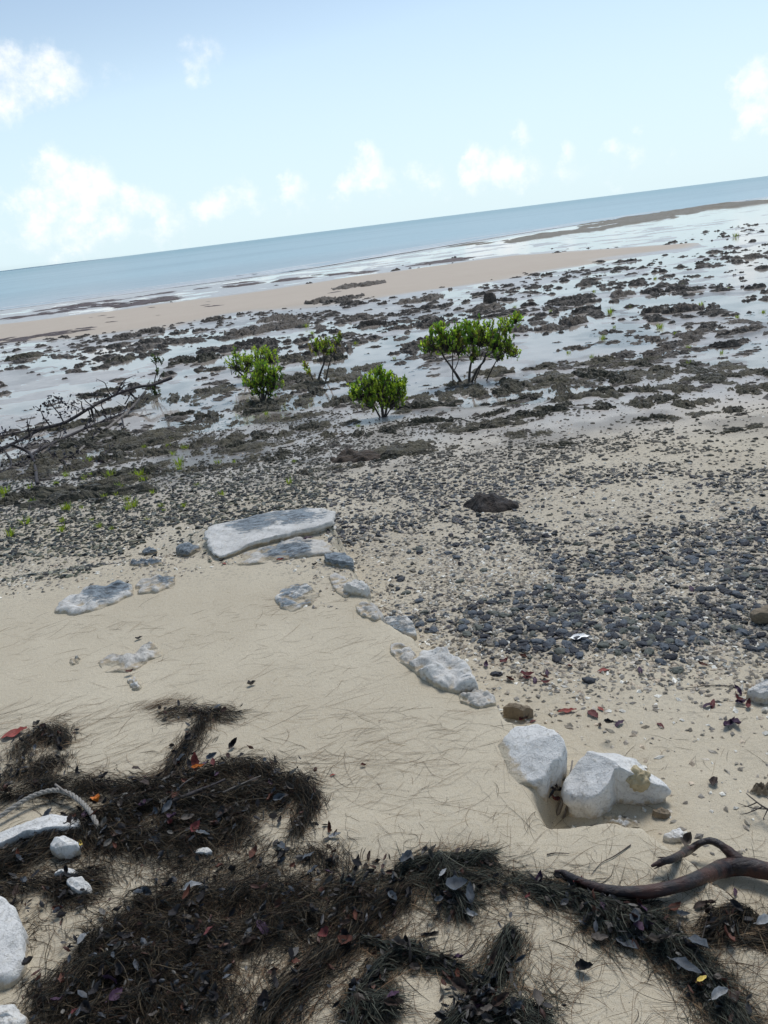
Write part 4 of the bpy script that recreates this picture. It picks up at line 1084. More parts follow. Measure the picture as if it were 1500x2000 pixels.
loose(1000, (-200, 1170, 760, 1540), .35, .45, .085, .00042)
loose(380, (500, 1170, 1000, 1600), .15, .5, .09, .0004)
loose(150, (500, 1380, 900, 1500), -.12, .3, .10, .0005)
loose(420, (-60, 1370, 330, 1520), .45, .25, .12, .0005)
loose(500, (700, 1400, 1500, 1720), 0, 1.2, .075, .0004)
loose(260, (950, 1330, 1600, 1620), .1, 1.0, .06, .00045, 'dark')
loose(3000, (-200, 1660, 1600, 2100), 0, 1.6, .075, .00042, 'fine', .5, .006)
loose(2600, (-200, 1680, 1600, 2100), 0, 1.6, .065, .0005, 'dark', .5, .006)
loose(900, (650, 1780, 1600, 2100), .3, 1.0, .11, .00045, 'fine', .4, .012)
loose(260, (0, 1120, 700, 1250), .3, .5, .06, .0005, 'fine')
v, f, tn = join(parts); o = mesh_np('loose_needles', v, f, M['needle'], True, dict(tint=tn)); tag(o, 'single thin needles scattered over the sand', kind='stuff')

# ------------------------------------------------------------------ dead leaves
LEAFV = np.array([(0, 0, 0), (.35, -.2, .04), (.75, -.22, .06), (1, 0, 0), (.75, .22, .06), (.35, .2, .04), (.5, 0, -.03)])
LEAFF = np.array([(0, 1, 6), (1, 2, 6), (2, 3, 6), (3, 4, 6), (4, 5, 6), (5, 0, 6)])


def rot_to(d, roll):
    q = d.to_track_quat('X', 'Z').to_matrix(); return np.array(q @ Matrix.Rotation(roll, 3, 'X'))


def leaf_mesh(col, seed, curl=.5, asp=.42, fold=.15, name='leaf'):
    r_ = random.Random(seed); nu, nw = 9, 4; vs = []; fs = []
    for i in range(nu):
        t_ = i / (nu - 1); w_ = r_.uniform(.8, 1.12) * asp * .5 * math.sin(math.pi * min(1, t_ ** .8 * .97 + .02)) ** .8
        cx_ = t_ - .5; zc_ = curl * .35 * ((t_ - .5) ** 2 * 2) + .03 * math.sin(t_ * 9 + seed)
        for j in range(nw + 1):
            s_ = j / nw * 2 - 1
            vs.append((cx_ * (1 - .1 * abs(curl)), s_ * w_ + .04 * math.sin(t_ * 3 + seed), zc_ + fold * abs(s_) * w_ * 2.2 + curl * .25 * s_ * s_ * w_ + .045 * r_.uniform(-1, 1)))
    for i in range(nu - 1):
        for j in range(nw): a = i * (nw + 1) + j; fs.append((a, a + 1, a + nw + 2, a + nw + 1))
    b = len(vs)   # stalk
    vs += [(-.5, -.012, 0), (-.5, .012, 0), (-.64, .008, .02), (-.64, -.008, .02)]; fs.append((b, b + 1, b + 2, b + 3))
    V = np.array(vs); tint = np.tile(col, (len(V), 1)) * np.array([r_.uniform(.75, 1.3) for _ in V])[:, None]
    return mesh_np(name, V, np.array(fs), M['leaf_dead'], True, dict(tint=tint), link=False)


LC = {'blackish': (0.012, 0.011, 0.013), 'dull blue grey': (0.055, 0.064, 0.076), 'dark brown': (0.028, 0.017, 0.013), 'grey brown': (0.07, 0.06, 0.052), 'dark red': (0.085, 0.018, 0.018), 'orange': (0.40, 0.12, 0.015),
      'red': (0.20, 0.042, 0.032), 'purple': (0.045, 0.022, 0.045), 'reddish brown': (0.075, 0.027, 0.017), 'pale grey': (0.20, 0.21, 0.22), 'yellow': (0.50, 0.38, 0.10), 'white': (0.75, 0.75, 0.73)}
LM = {k: [leaf_mesh(c, s * 7 + i * 31, random.choice((.3, .8, 1.3, -.4)), .34 + .05 * s, random.uniform(.1, .5)) for s in range(4)] for i, (k, c) in enumerate(LC.items())}


def leaf(px, py, col, lpx, ang, label=None, group=None, tilt=0, roll=0, lift=.004, var=None, wide=1):
    p = at(px, py); L = lpx * (p - Vector(CAM)).length / F
    me = random.choice(LM[col]) if var is None else LM[col][var]
    o = inst('leaf', me, p + Vector((0, 0, lift + abs(math.sin(tilt)) * L * .25)), (roll, -tilt, ang), (L, L * wide, L))
    return tag(o, label or col + ' dead leaf', 'leaf', group)


leaf(195, 1586, 'orange', 30, -1.0, 'bright orange leaf beside the end of the rope', tilt=.4, lift=.03, wide=1.25)
leaf(30, 1437, 'red', 44, .35, 'dusty red leaf lying at the left edge above the hooked tangle', tilt=.1, wide=1.1)
leaf(456, 1457, 'blackish', 28, .9, 'black curled leaf alone on the sand right of the T tangle', tilt=.5, roll=.6)
leaf(386, 1503, 'red', 34, 1.5, 'upright red brown leaf with tip raised above the big mat', tilt=1.0, lift=.02)
leaf(392, 1520, 'orange', 26, .1, 'orange brown leaf at the foot of the upright red leaf', lift=.035)
leaf(1158, 1398, 'dark red', 28, -1.2, 'oval dark red leaf standing out on the right terrace', wide=1.3, var=2)
leaf(1108, 1391, 'red', 36, 0, 'narrow red brown leaf left of the oval dark red leaf', wide=.7)
leaf(1210, 1415, 'purple', 24, .4, 'small purple leaf right of the oval red one', tilt=.2)
leaf(1172, 1418, 'dark brown', 14, 1.4, 'tiny shrivelled leaf just under the oval red one')
leaf(1173, 1386, 'red', 16, -1.2, 'tiny curled red leaf above the oval dark red one')
leaf(1290, 1416, 'dark red', 20, -1.3, 'small maroon leaf in the middle of the right terrace')
leaf(1424, 1418, 'purple', 36, .5, 'long purple leaf of the pair at the right', wide=.8)
leaf(1438, 1417, 'purple', 32, -1.5, 'broad purple leaf of the pair at the right', tilt=.3)
leaf(1395, 1533, 'dark brown', 26, 1.0, 'chestnut brown rolled leaf or pod on the right sand', wide=1.3)
leaf(1030, 1320, 'dark red', 30, -.2, 'red leaf at the gravel border above the brown rock')
leaf(1178, 1311, 'red', 28, .1, 'flat red leaf on the gravel border right of the others')
leaf(985, 1293, 'dark red', 26, .5, 'dark red leaf by the ledge rim on the gravel')
leaf(1027, 1405, 'dark red', 34, .5, 'crimson leaf tucked beside the brown notch rock', tilt=.3)
leaf(1041, 1410, 'dark red', 16, .3, 'small crimson leaf behind the one in the notch')
leaf(1132, 1250, 'white', 40, -.2, 'white scrap like a torn leaf on the gravel', tilt=.2, wide=1.2)
leaf(1190, 1440, 'blackish', 20, -.2, 'dark leaf on top of the right boulder edge', lift=.06)
leaf(595, 1080, 'dark red', 12, .4, 'small dark red leaf on the pale shelf under the slab', lift=.03)
leaf(548, 1098, 'red', 16, 0, 'thin red leaf at the foot of the pale shelf', lift=.012)
leaf(603, 1062, 'purple', 22, .2, 'purple crumpled leaf on the shelf below the slab', lift=.035)
leaf(615, 1105, 'blackish', 14, .5, 'little curved dark leaf on sand below the shelf')
leaf(434, 1098, 'blackish', 14, .6, 'black leaf under the low end of the slab')
leaf(438, 1102, 'red', 14, -.8, 'red brown leaf beneath the low end of the slab')
leaf(365, 1086, 'red', 10, 0, 'tiny red leaf by the grey green rock')
leaf(248, 1172 - 30, 'blackish', 12, .6, 'little dark leaf on sand left of the speckled rock')
leaf(272, 1249, 'blackish', 16, .6, 'slim dark leaf beside the irregular bare rock patch')
leaf(255, 1318, 'reddish brown', 18, .1, 'reddish brown leaf on the neck of the bare rock patch', lift=.015)
leaf(492, 1338, 'grey brown', 20, .3, 'slim grey leaf on the open sand right of centre left')
leaf(650, 1515, 'red', 12, .2, 'tiny red leaf flake on the bare central sand')
leaf(710, 1497, 'reddish brown', 14, -.4, 'tiny brown leaf flake right of the red one on bare sand')
leaf(742, 1410, 'reddish brown', 5, 0, 'very small red brown speck of leaf on the upper bare sand')
leaf(898, 1755, 'dull blue grey', 44, .1, 'large crumpled grey leaf on the middle needle knot', tilt=.2, lift=.03, wide=1.4)
leaf(922, 1765, 'dull blue grey', 36, 1.4, 'second crumpled grey leaf standing beside the large one', tilt=.6, lift=.03, wide=1.2)
leaf(918, 1790, 'pale grey', 40, -.7, 'folded pale grey leaf under the crumpled grey ones', tilt=.2, wide=.7)
leaf(868, 1730, 'pale grey', 22, .9, 'small pale leaf flap left of the crumpled grey leaf', lift=.03)
leaf(1055, 1723, 'purple', 30, .8, 'dark purple leaf poking up at the left tip of the driftwood', tilt=.8, lift=.01)
leaf(1145, 1897, 'blackish', 34, -.2, 'black curled leaf alone between the lower heaps', tilt=.4, wide=1.2)
leaf(842, 1825, 'blackish', 34, .2, 'flat black twig like leaf in the lower middle', wide=.4)
leaf(300 + 345, 1620 + 5, 'reddish brown', 24, 1.5, 'brown leaf standing right of the mat arm', tilt=.9)
leaf(655, 1640, 'pale grey', 26, .1, 'pale grey leaf lying right of the mat arm', tilt=.2)
leaf(552, 1665, 'dull blue grey', 34, -1.0, 'blue grey leaf in the sand gap of the big mat', tilt=.3, lift=.01)
leaf(400, 1647, 'pale grey', 34, -.4, 'shiny pale leaf edge above the oval greenish stone', lift=.02, wide=.6)
leaf(548, 1608, 'blackish', 22, 1.4, 'dark leaf in the sand hollow inside the mat arc')
leaf(722, 1677, 'dark brown', 20, 1.2, 'brown leaf at the head of the middle needle knot', tilt=.5)
leaf(380, 1748, 'pale grey', 34, .3, 'pale pointed leaf in the centre of the lower mat', lift=.03)
leaf(372, 1765, 'reddish brown', 30, 1.2, 'reddish leaf propped against the pale pointed one', tilt=.4, lift=.03)
leaf(168, 1848, 'pale grey', 26, 1.1, 'light grey leaf scrap at left in the lower mat', lift=.03)
leaf(1340, 1905, 'dull blue grey', 50, -.8, 'blue grey leaf near the top of the lower right heap', lift=.03)
leaf(1365, 1865, 'dull blue grey', 50, -1.2, 'grey pointed leaf sticking up from the lower right heap', tilt=.5, lift=.03)
leaf(1300, 1855, 'grey brown', 40, .2, 'long grey brown leaf across the lower end of the needle heap', lift=.03, wide=.6)
leaf(1172, 1838, 'grey brown', 32, 0, 'grey leaf under the middle of the long needle heap', lift=.01)
leaf(1225, 1850, 'dull blue grey', 40, -.6, 'blue grey leaf below the long needle heap', lift=.01)
leaf(1240, 1818, 'dull blue grey', 34, 1.3, 'bluish leaf in the long needle heap', lift=.03)
leaf(1370, 1772, 'dark brown', 34, .1, 'olive brown leaf beneath the driftwood at right', tilt=.2)
leaf(1387, 1770, 'dark brown', 30, -1.1, 'brown leaf standing next to the olive one under the driftwood', tilt=.8)
leaf(1428, 1775, 'blackish', 20, .2, 'small black leaf right of the brown pair under the driftwood')
leaf(1435, 1745, 'purple', 18, 1.2, 'little mauve leaf in the sand under the driftwood fork')
leaf(1318, 1780, 'reddish brown', 30, .3, 'pale red leaf on sand left of the olive brown leaf')
leaf(1335, 1792, 'dull blue grey', 24, 0, 'bluish leaf on sand below the pale red one')
leaf(1495, 1815, 'pale grey', 36, .2, 'pale leaf in the brown heap at the right border', lift=.03)
leaf(1405, 1968, 'pale grey', 34, .3, 'whitish leaf near the bottom of the lower right heap', lift=.03)
leaf(1370, 1930, 'yellow', 20, .4, 'yellow leaf scrap in the lower right heap', lift=.035)
leaf(160, 1655, 'yellow', 18, -.9, 'yellow leaf tip right of the round white rock', lift=.01)
leaf(1345, 1655 - 6, 'grey brown', 30, .8, 'dry grey brown leaf curled against the driftwood fork', tilt=.5, wide=1.3)
for (a, b, c) in ((1385, 1380, 0), (1392, 1378, 1), (1440, 1355, 2), (1438, 1370, 3), (1447, 1376, 0), (1462, 1382, 1)):
    leaf(a, b, 'dark red' if c % 2 else 'purple', 24, c * .9, 'maroon leaf in the bunch by the blue grey rock at right', 'maroon leaves beside the right rock', tilt=.3 * c, lift=.006)
for (a, b, c) in ((1030, 1326, 0), (1045, 1330, 1), (1062, 1325, 2), (1066, 1335, 0), (1068, 1316, 1), (995, 1330, 2), (1112, 1305, 3), (950, 1300, 1), (1020, 1285, 2), (1250, 1312, 1), (1370, 1302, 2), (1215, 1155, 3), (1262, 1262, 0), (1350, 1153, 1)):
    leaf(a, b, ('dark red', 'purple', 'reddish brown', 'dark red')[c], 20, c * 1.3, 'small dark red leaf on the lower edge of the gravel', 'dark red leaves at the gravel edge', tilt=.2 * c)
for (a, b, c) in ((1088, 1512, 0), (1080, 1530, 1), (1090, 1545, 0), (1082, 1560, 3), (1095, 1500, 1), (1078, 1548, 2), (1098, 1527, 0), (1072, 1535, 1)):
    leaf(a, b, ('blackish', 'dark brown', 'dull blue grey', 'dark red')[c], 26, a * .7, 'dark rotting leaf packed in the cleft between the two white boulders', 'leaves in the boulder cleft', tilt=.25 * c, lift=.01)
# leaves caught in the needle mats
nl = 0
big_ = [s for s in SW if s[0] in ('mat', 'knot', 'wedge', 'loop', 'T', 'sheaf', 'edge') and s[3] >= 500]
wts = [s[3] for s in big_]; NAMEH = {'mat': 'big dark needle mat', 'knot': 'middle needle knot', 'wedge': 'long heap below the driftwood', 'loop': 'hooked tangle at left', 'T': 'T shaped tangle', 'sheaf': 'combed sheaves at bottom', 'edge': 'right border heap'}
cols = ['blackish', 'blackish', 'dull blue grey', 'dark brown', 'grey brown', 'dark red', 'purple', 'reddish brown', 'dull blue grey', 'blackish', 'dark brown', 'blackish']
for k in range(215):
    nm, pts, w, n, spr, hh_ = random.choices(big_, wts)[0]; i = random.randrange(len(pts) - 1); s = random.random()
    x_ = pts[i][0] + (pts[i + 1][0] - pts[i][0]) * s + random.gauss(0, w * .8); y_ = pts[i][1] + (pts[i + 1][1] - pts[i][1]) * s + random.gauss(0, w * .8)
    pxx, pyy = project(np.array([x_]), np.array([y_]), np.array([0.0]))
    if not (-20 < pxx[0] < 1520 and pyy[0] < 2010): continue
    c = random.choice(cols); L = random.uniform(.022, .05)
    o = inst('leaf', random.choice(LM[c]), (x_, y_, gz(x_, y_) + hh_ * random.uniform(.5, 1.15) + .004), (random.gauss(0, .5), random.gauss(0, .4), random.uniform(0, 6.28)), (L, L * random.uniform(.8, 1.3), L))
    tag(o, c + ' dead leaf caught in the ' + NAMEH[nm], 'leaf', c + ' leaves in the ' + NAMEH[nm]); nl += 1

# crumbs of broken leaf in the mats
V_ = []; F_ = []; T_ = []; nv = 0
frag = [(0.010, 0.009, 0.010), (0.02, 0.015, 0.012), (0.035, 0.04, 0.048), (0.045, 0.02, 0.014), (0.018, 0.018, 0.02), (0.07, 0.065, 0.058), (0.012, 0.012, 0.014)]
LV2 = np.array([(0, 0, 0), (.3, -.2, .12), (.72, -.2, .10), (1, 0, .2), (.72, .2, .14), (.3, .2, .08), (.5, 0, -.06)])
for k in range(2100):
    nm, pts, w, n, spr, hh_ = random.choices(big_, wts)[0]; i = random.randrange(len(pts) - 1); s = random.random()
    x_ = pts[i][0] + (pts[i + 1][0] - pts[i][0]) * s + random.gauss(0, w * .85); y_ = pts[i][1] + (pts[i + 1][1] - pts[i][1]) * s + random.gauss(0, w * .85)
    d_ = Vector((random.gauss(0, 1), random.gauss(0, 1), random.gauss(0, .35))).normalized()
    V_.append((LV2 * random.uniform(.008, .034) * (1, random.uniform(.6, 1.3), random.uniform(-1.5, 2))) @ rot_to(d_, random.gauss(0, .7)).T + np.array((x_, y_, hh_ * random.uniform(.3, 1.1)))); F_.append(LEAFF + nv); nv += 7
    T_.append(np.tile(np.array(random.choice(frag)) * random.uniform(.7, 1.4), (7, 1)))
V_ = np.concatenate(V_); V_[:, 2] += np.repeat(z_ground(V_[::7, 0], V_[::7, 1]), 7)
o = mesh_np('leaf_litter', V_, np.concatenate(F_), M['leaf_dead'], False, dict(tint=np.concatenate(T_))); tag(o, 'dark broken leaf scraps mixed into the needle mats', kind='stuff')

# ------------------------------------------------------------------ rope
ctr, rad_ = spline([at(a, b, l) for a, b, l in ((-20, 1618, .02), (30, 1590, .03), (70, 1570, .035), (110, 1560, .035), (140, 1566, .035), (165, 1585, .035), (182, 1605, .03), (196, 1628, .015))], [.0065] * 8, 26)
root = empty('rope', ctr[0])
for s3 in range(3):
    pts = []
    for i, p in enumerate(ctr):
        d_ = (ctr[min(i + 1, len(ctr) - 1)] - ctr[max(i - 1, 0)]).normalized(); a_ = d_.cross(Vector((0, 0, 1))).normalized(); b_ = d_.cross(a_)
        th_ = i * .30 + s3 * 2.094; pts.append(p + a_ * math.cos(th_) * .0042 + b_ * math.sin(th_) * .0042 - ctr[0])
    vs, fs = tube_arrays(pts, [.0042] * len(pts), 7)
    mesh_py('strand', vs, fs, M.get('rope') or M.setdefault('rope', plain('rope', (0.20, 0.19, 0.17), (0.42, 0.40, 0.37), .9, 300, 1, .002)), root)
tag(root, 'weathered grey twisted rope arching over the white rock at left', 'rope')

# ------------------------------------------------------------------ forked driftwood
def wood_mat():
    m, t_ = mat('wet_driftwood')
    pos = t_.n('ShaderNodeTexCoord').outputs['Object']
    st_ = t_.n('ShaderNodeVectorMath', {0: pos, 1: (12, 60, 60)}, operation='MULTIPLY').outputs[0]
    n1 = t_.noise(st_, 1, 6, .65); n2 = t_.noise(pos, 14, 5, .6); n3 = t_.noise(pos, 260, 3)
    c_ = t_.mix(t_.ramp(n2, .42, .62), (0.014, 0.010, 0.013), (0.062, 0.022, 0.016))
    c_ = t_.mix(t_.ramp(n1, .55, .7, 0, .6), c_, (0.10, 0.06, 0.045))
    c_ = t_.mix(t_.ramp(n1, .28, .4, .9, 0), c_, (0.006, 0.005, 0.006))
    h = t_.math('ADD', n1, t_.math('MULTIPLY', n3, .15))
    finish(t_, c_, t_.ramp(n1, .35, .65, .3, .6), h, .9, .008, .45)
    return m


M['wood'] = wood_mat()
LIFT = .05


def dw(px, py, l=LIFT): return at(px, py, 0) + Vector((0, 0, 0)) if l is None else vp_lift(px, py, l)


def vp_lift(px, py, l):
    """point on the photo ray at height l over the ground there"""
    d = ray(px, py); g = at(px, py); tt = (g.z + l - H) / d[2]; return Vector(CAM + d * tt)


root = empty('driftwood', at(1440, 1700))
sc_ = 1 / 690 * .64
main = [(1083, 1702, .015, 3), (1100, 1704, .02, 8), (1112, 1711, .025, 10), (1150, 1728, .035, 12), (1200, 1741, .04, 15), (1260, 1742, .045, 17), (1320, 1731, .05, 17), (1370, 1713, .055, 19), (1410, 1697, .06, 25), (1450, 1692, .065, 27), (1500, 1702, .07, 25), (1570, 1722, .07, 27), (1680, 1750, .05, 30), (1900, 1800, -.02, 34)]
P, R_ = spline([vp_lift(a, b, l * .55) - root.location for a, b, l, r in main], [r * sc_ for a, b, l, r in main], 7)
vs, fs = tube_arrays(P, R_, 20, 3, .12); mesh_py('limb', vs, fs, M['wood'], root)
fork = [(1272, 1692, .05, 3), (1290, 1684, .055, 8), (1315, 1677, .06, 10), (1345, 1661, .075, 11), (1370, 1645, .09, 9), (1392, 1643, .10, 10), (1415, 1656, .09, 13), (1432, 1672, .075, 18), (1448, 1688, .06, 22)]
P, R_ = spline([vp_lift(a, b, l * .6) - root.location for a, b, l, r in fork], [r * sc_ for a, b, l, r in fork], 7)
vs, fs = tube_arrays(P, R_, 16, 8, .2); mesh_py('fork', vs, fs, M['wood'], root)
for (a, b, l, a2, b2, r) in ((1318, 1678, .06, 1283, 1674, 5), (1312, 1684, .05, 1272, 1689, 4), (1300, 1686, .05, 1277, 1697, 4), (1112, 1709, .025, 1083, 1699, 5), (1118, 1716, .02, 1100, 1716, 5), (1160, 1735, .02, 1128, 1738, 3)):
    p0 = vp_lift(a, b, l * .58) - root.location; p1 = vp_lift(a2, b2, l * .58 - .004) - root.location
    vs, fs = tube_arrays([p0, p0.lerp(p1, .6), p1], [r * sc_, r * sc_ * .7, .0006], 6, 2, .4); mesh_py('splinter', vs, fs, M['wood'], root)
tag(root, 'forked dark red brown driftwood limb with splintered ends reaching in from the right', 'driftwood')

# ------------------------------------------------------------------ twigs
def twig(pxs, rpx, label, lifts=None, mat_='bark', name='twig', group=None, side=None):
    lifts = lifts or [.004] * len(pxs); P = [vp_lift(a, b, l) for (a, b), l in zip(pxs, lifts)]
    root = empty(name, P[0]); q = (P[0] - Vector(CAM)).length / F
    pp, r = spline([p - P[0] for p in P], [rpx * q * (1 - .6 * i / (len(P) - 1)) for i in range(len(P))], 5)
    vs, fs = tube_arrays(pp, r, 6, 1, .3); mesh_py('stem', vs, fs, M[mat_], root)
    for s_ in side or []:
        p2 = [vp_lift(a, b, l) - P[0] for a, b, l in s_]; p2, r2 = spline(p2, [rpx * q * .6 * (1 - .7 * i / (len(p2) - 1)) for i in range(len(p2))], 4)
        vs, fs = tube_arrays(p2, r2, 5); mesh_py('side_twig', vs, fs, M[mat_], root)
    return tag(root, label, 'twig', group)


twig([(1560, 1600), (1530, 1592), (1495, 1578), (1470, 1560), (1458, 1550)], 2.2, 'black branched twig at the right border above the driftwood', [.05, .05, .04, .03, .02],
     side=[[(1500, 1580, .04), (1470, 1578, .03), (1440, 1568, .02)], [(1490, 1575, .04), (1460, 1588, .03), (1445, 1590, .02)], [(1515, 1586, .05), (1500, 1560, .05), (1485, 1548, .04)], [(1500, 1580, .04), (1490, 1600, .02)], [(1478, 1567, .03), (1462, 1574, .02), (1448, 1576, .01)]])
twig([(1232, 1650), (1200, 1672), (1175, 1685), (1155, 1708)], 1.2, 'thin bent dark twig on sand left of the driftwood fork')
twig([(1068, 1669), (1085, 1666), (1112, 1667)], 1.4, 'short dark twig lying above the driftwood tip')
twig([(822, 1826), (840, 1823), (857, 1822)], 3.2, 'stubby black twig on the sand of the lower middle')
twig([(800, 1880), (801, 1855), (799, 1832)], 3, 'short black stub standing in the sheaf at lower middle', [.005, .03, .055])
twig([(108, 1532), (125, 1545), (140, 1556)], 2.4, 'pale stick lying across the mat near the rope', [.03, .04, .03], 'bark_grey')
twig([(345, 1545), (360, 1530), (378, 1518)], 2.2, 'pale bent stick below the upright red leaf', [.03, .04, .05], 'bark_grey')
twig([(320, 1575), (350, 1560), (400, 1540), (440, 1522)], 5, 'thick black stick buried slantwise in the big mat', [.02, .035, .04, .03], 'deadwood')
twig([(435, 1548), (470, 1532), (510, 1515)], 2, 'tan split reed in the arc of the big mat', [.035, .045, .04], 'bark_grey')
twig([(1315, 1960), (1345, 1890), (1375, 1820), (1395, 1720), (1402, 1600)][1:4], .8, 'thin green upright stalk under the driftwood', [.01, .03, .06])
twig([(1450, 1345), (1400, 1338), (1330, 1345)], 1.2, 'dry wiry twig on the terrace left of the right rock')
twig([(1105, 795), (1150, 798), (1190, 792)], 1.5, 'thin reddish stick on the sand right of the large shrub')
twig([(965, 800), (1030, 790), (1085, 795), (1090, 797)], 1.0, 'wiry curved stick on the sand below the large shrub')
twig([(1085, 1598), (1100, 1560), (1112, 1520), (1118, 1486)], 4.2, 'pale root standing against the right boulder in the cleft', [0, .02, .05, .08], 'bark_grey')
twig([(1100, 1600), (1112, 1560), (1120, 1530), (1124, 1495)], 2.4, 'thinner pale root beside the thick one in the boulder cleft', [0, .02, .05, .08], 'bark_grey')

# ------------------------------------------------------------------ mangrove shrubs
def shrub(name, base, stems, blobs, nleaf, leaf_len, pal, label, thick=1.0, yaw=(0, 0)):
    p0 = at(*base); y0 = p0.y; root = empty(name, p0)
    for st_ in stems:
        pts = [vp(a, b, y0 + dpt) for a, b, dpt, r in st_]; pts[0] = p0 + Vector((pts[0].x - p0.x, 0, -.05)) if st_[0][3] >= 2.5 else pts[0]
        px_m = (p0 - Vector(CAM)).length / F
        pp, rr_ = spline([p - p0 for p in pts], [r * px_m * .5 * thick for *_, r in st_], 4)
        vs, fs = tube_arrays(pp, rr_, 7, random.random() * 9, .2); mesh_py('stem', vs, fs, M['bark'], root)
    V = []; Fc = []; T = []; nv = 0; tv = []; tf = []
    # limbs reach to leaf whorls spread through every blob
    ends = []
    for (a, b, r, wgt) in blobs:
        px_m = y0 / ray(a, b)[1] / F * 1.0
        c = vp(a, b, y0) - p0; R = r * px_m
        nwh = max(3, int(nleaf * wgt / 2.5))
        hub = c - Vector((0, 0, R * .75))
        for k in range(nwh):
            q = Vector((random.gauss(0, .5), random.gauss(0, .6), random.gauss(.05, .48)))
            if q.length > 1.15: q *= 1.1 / q.length
            ends.append((c + q * R, hub, R))
    for e, hub, R in ends:
        mid = hub.lerp(e, .5) + Vector((random.gauss(0, .1), random.gauss(0, .1), -.05)) * R
        st0 = hub + Vector((random.gauss(0, .2), random.gauss(0, .2), random.gauss(0, .1))) * R
        vs, fs = tube_arrays([st0, mid, e], [.006 * thick, .0045 * thick, .003], 4)
        tf += [tuple(i + len(tv) for i in f_) for f_ in fs]; tv += vs
        out = (e - hub).normalized(); axis = (out * .5 + Vector((0, 0, 1)) + Vector((random.gauss(0, .25), random.gauss(0, .25), 0))).normalized()
        base_c = np.array(random.choice(pal)) * random.uniform(1.35, 2.5)
        for k in range(random.randint(7, 11)):
            a = random.uniform(0, 6.28); sp_ = random.uniform(.25, 1.1)
            sd_ = axis.orthogonal().normalized(); sd_.rotate(Matrix.Rotation(a, 3, axis)); d_ = (axis + sd_ * sp_).normalized()
            L = leaf_len * random.uniform(.42, .85); m_ = rot_to(d_, random.uniform(-.8, .8))
            pos_ = np.array(e - axis * random.uniform(0, leaf_len * 1.1))
            V.append((LEAFV * L) @ m_.T + pos_); Fc.append(LEAFF + nv); nv += 7
            T.append(np.tile(base_c * random.uniform(.75, 1.3), (7, 1)))
    mesh_py('twigs', tv, tf, M['bark'], root)
    mesh_np('crown', np.concatenate(V), np.concatenate(Fc), M['leaf'], False, dict(tint=np.concatenate(T)), parent=root)
    return tag(root, label, 'shrub')


G1 = [(0.15, 0.20, 0.035), (0.20, 0.24, 0.04), (0.08, 0.14, 0.025), (0.22, 0.25, 0.05), (0.06, 0.10, 0.02)]
G2 = [(0.09, 0.16, 0.03), (0.13, 0.20, 0.035), (0.06, 0.11, 0.025), (0.18, 0.22, 0.045), (0.10, 0.09, 0.03)]
G3 = [(0.13, 0.15, 0.03), (0.10, 0.14, 0.03), (0.16, 0.13, 0.04)]
shrub('mangrove_shrub', (915, 748), [[(905, 748, 0, 6), (890, 730, 0, 5), (878, 712, .05, 4), (866, 695, .1, 3.4), (862, 675, .1, 2.4), (855, 655, .1, 1.5)], [(915, 746, 0, 6), (918, 720, 0, 4.5), (922, 700, 0, 3.4), (926, 670, 0, 2.2), (935, 645, 0, 1.4)],
      [(918, 746, 0, 5), (932, 722, -.1, 4.2), (946, 705, -.1, 3.4), (950, 695, -.1, 2.6), (975, 680, -.1, 2), (990, 660, -.1, 1.2)], [(946, 703, -.1, 2.6), (975, 696, -.15, 2), (995, 690, -.15, 1.2)], [(920, 703, 0, 2.6), (950, 690, .1, 2), (965, 672, .1, 1.4)],
      [(880, 714, .05, 2.6), (884, 695, 0, 2), (888, 675, 0, 1.4)], [(888, 722, 0, 2.2), (895, 705, 0, 1.7), (894, 690, 0, 1)], [(866, 695, .1, 2), (852, 678, .1, 1.4), (845, 665, .1, 1)]],
      [(845, 665, 24, .10), (870, 660, 28, .16), (858, 640, 14, .05), (832, 678, 12, .03), (895, 668, 26, .14), (890, 645, 18, .07), (918, 650, 24, .12), (940, 650, 30, .18), (925, 688, 18, .05), (965, 660, 28, .15), (990, 672, 22, .08), (1004, 686, 14, .04), (975, 688, 18, .05), (990, 632, 16, .06), (1006, 622, 12, .04), (912, 634, 9, .03)],
      1150, .062, G2 + G1[:2], 'largest green mangrove shrub, spreading crown on several leaning stems, right of centre')
shrub('mangrove_shrub', (748, 816), [[(748, 816, 0, 7), (746, 796, 0, 5), (742, 775, 0, 3.4), (735, 755, 0, 2)], [(750, 814, 0, 5), (757, 790, 0, 4), (768, 770, 0, 2.6), (778, 750, 0, 1.4)], [(745, 812, 0, 4), (728, 790, 0, 3), (710, 772, 0, 2), (698, 758, 0, 1.2)],
      [(748, 805, 0, 3.5), (745, 780, -.1, 2.5), (752, 752, -.1, 1.5)], [(748, 810, 0, 3), (765, 795, -.1, 2.2), (782, 780, -.1, 1.2)]],
      [(700, 762, 22, .14), (722, 752, 24, .16), (745, 755, 28, .2), (770, 752, 24, .16), (786, 748, 12, .05), (740, 722, 10, .05), (752, 732, 12, .05), (728, 735, 10, .03), (720, 780, 20, .1), (765, 778, 22, .1), (745, 775, 22, .1), (785, 775, 12, .04), (690, 768, 12, .04)],
      900, .055, G1, 'rounded bushy mangrove shrub nearest the camera, in the centre')
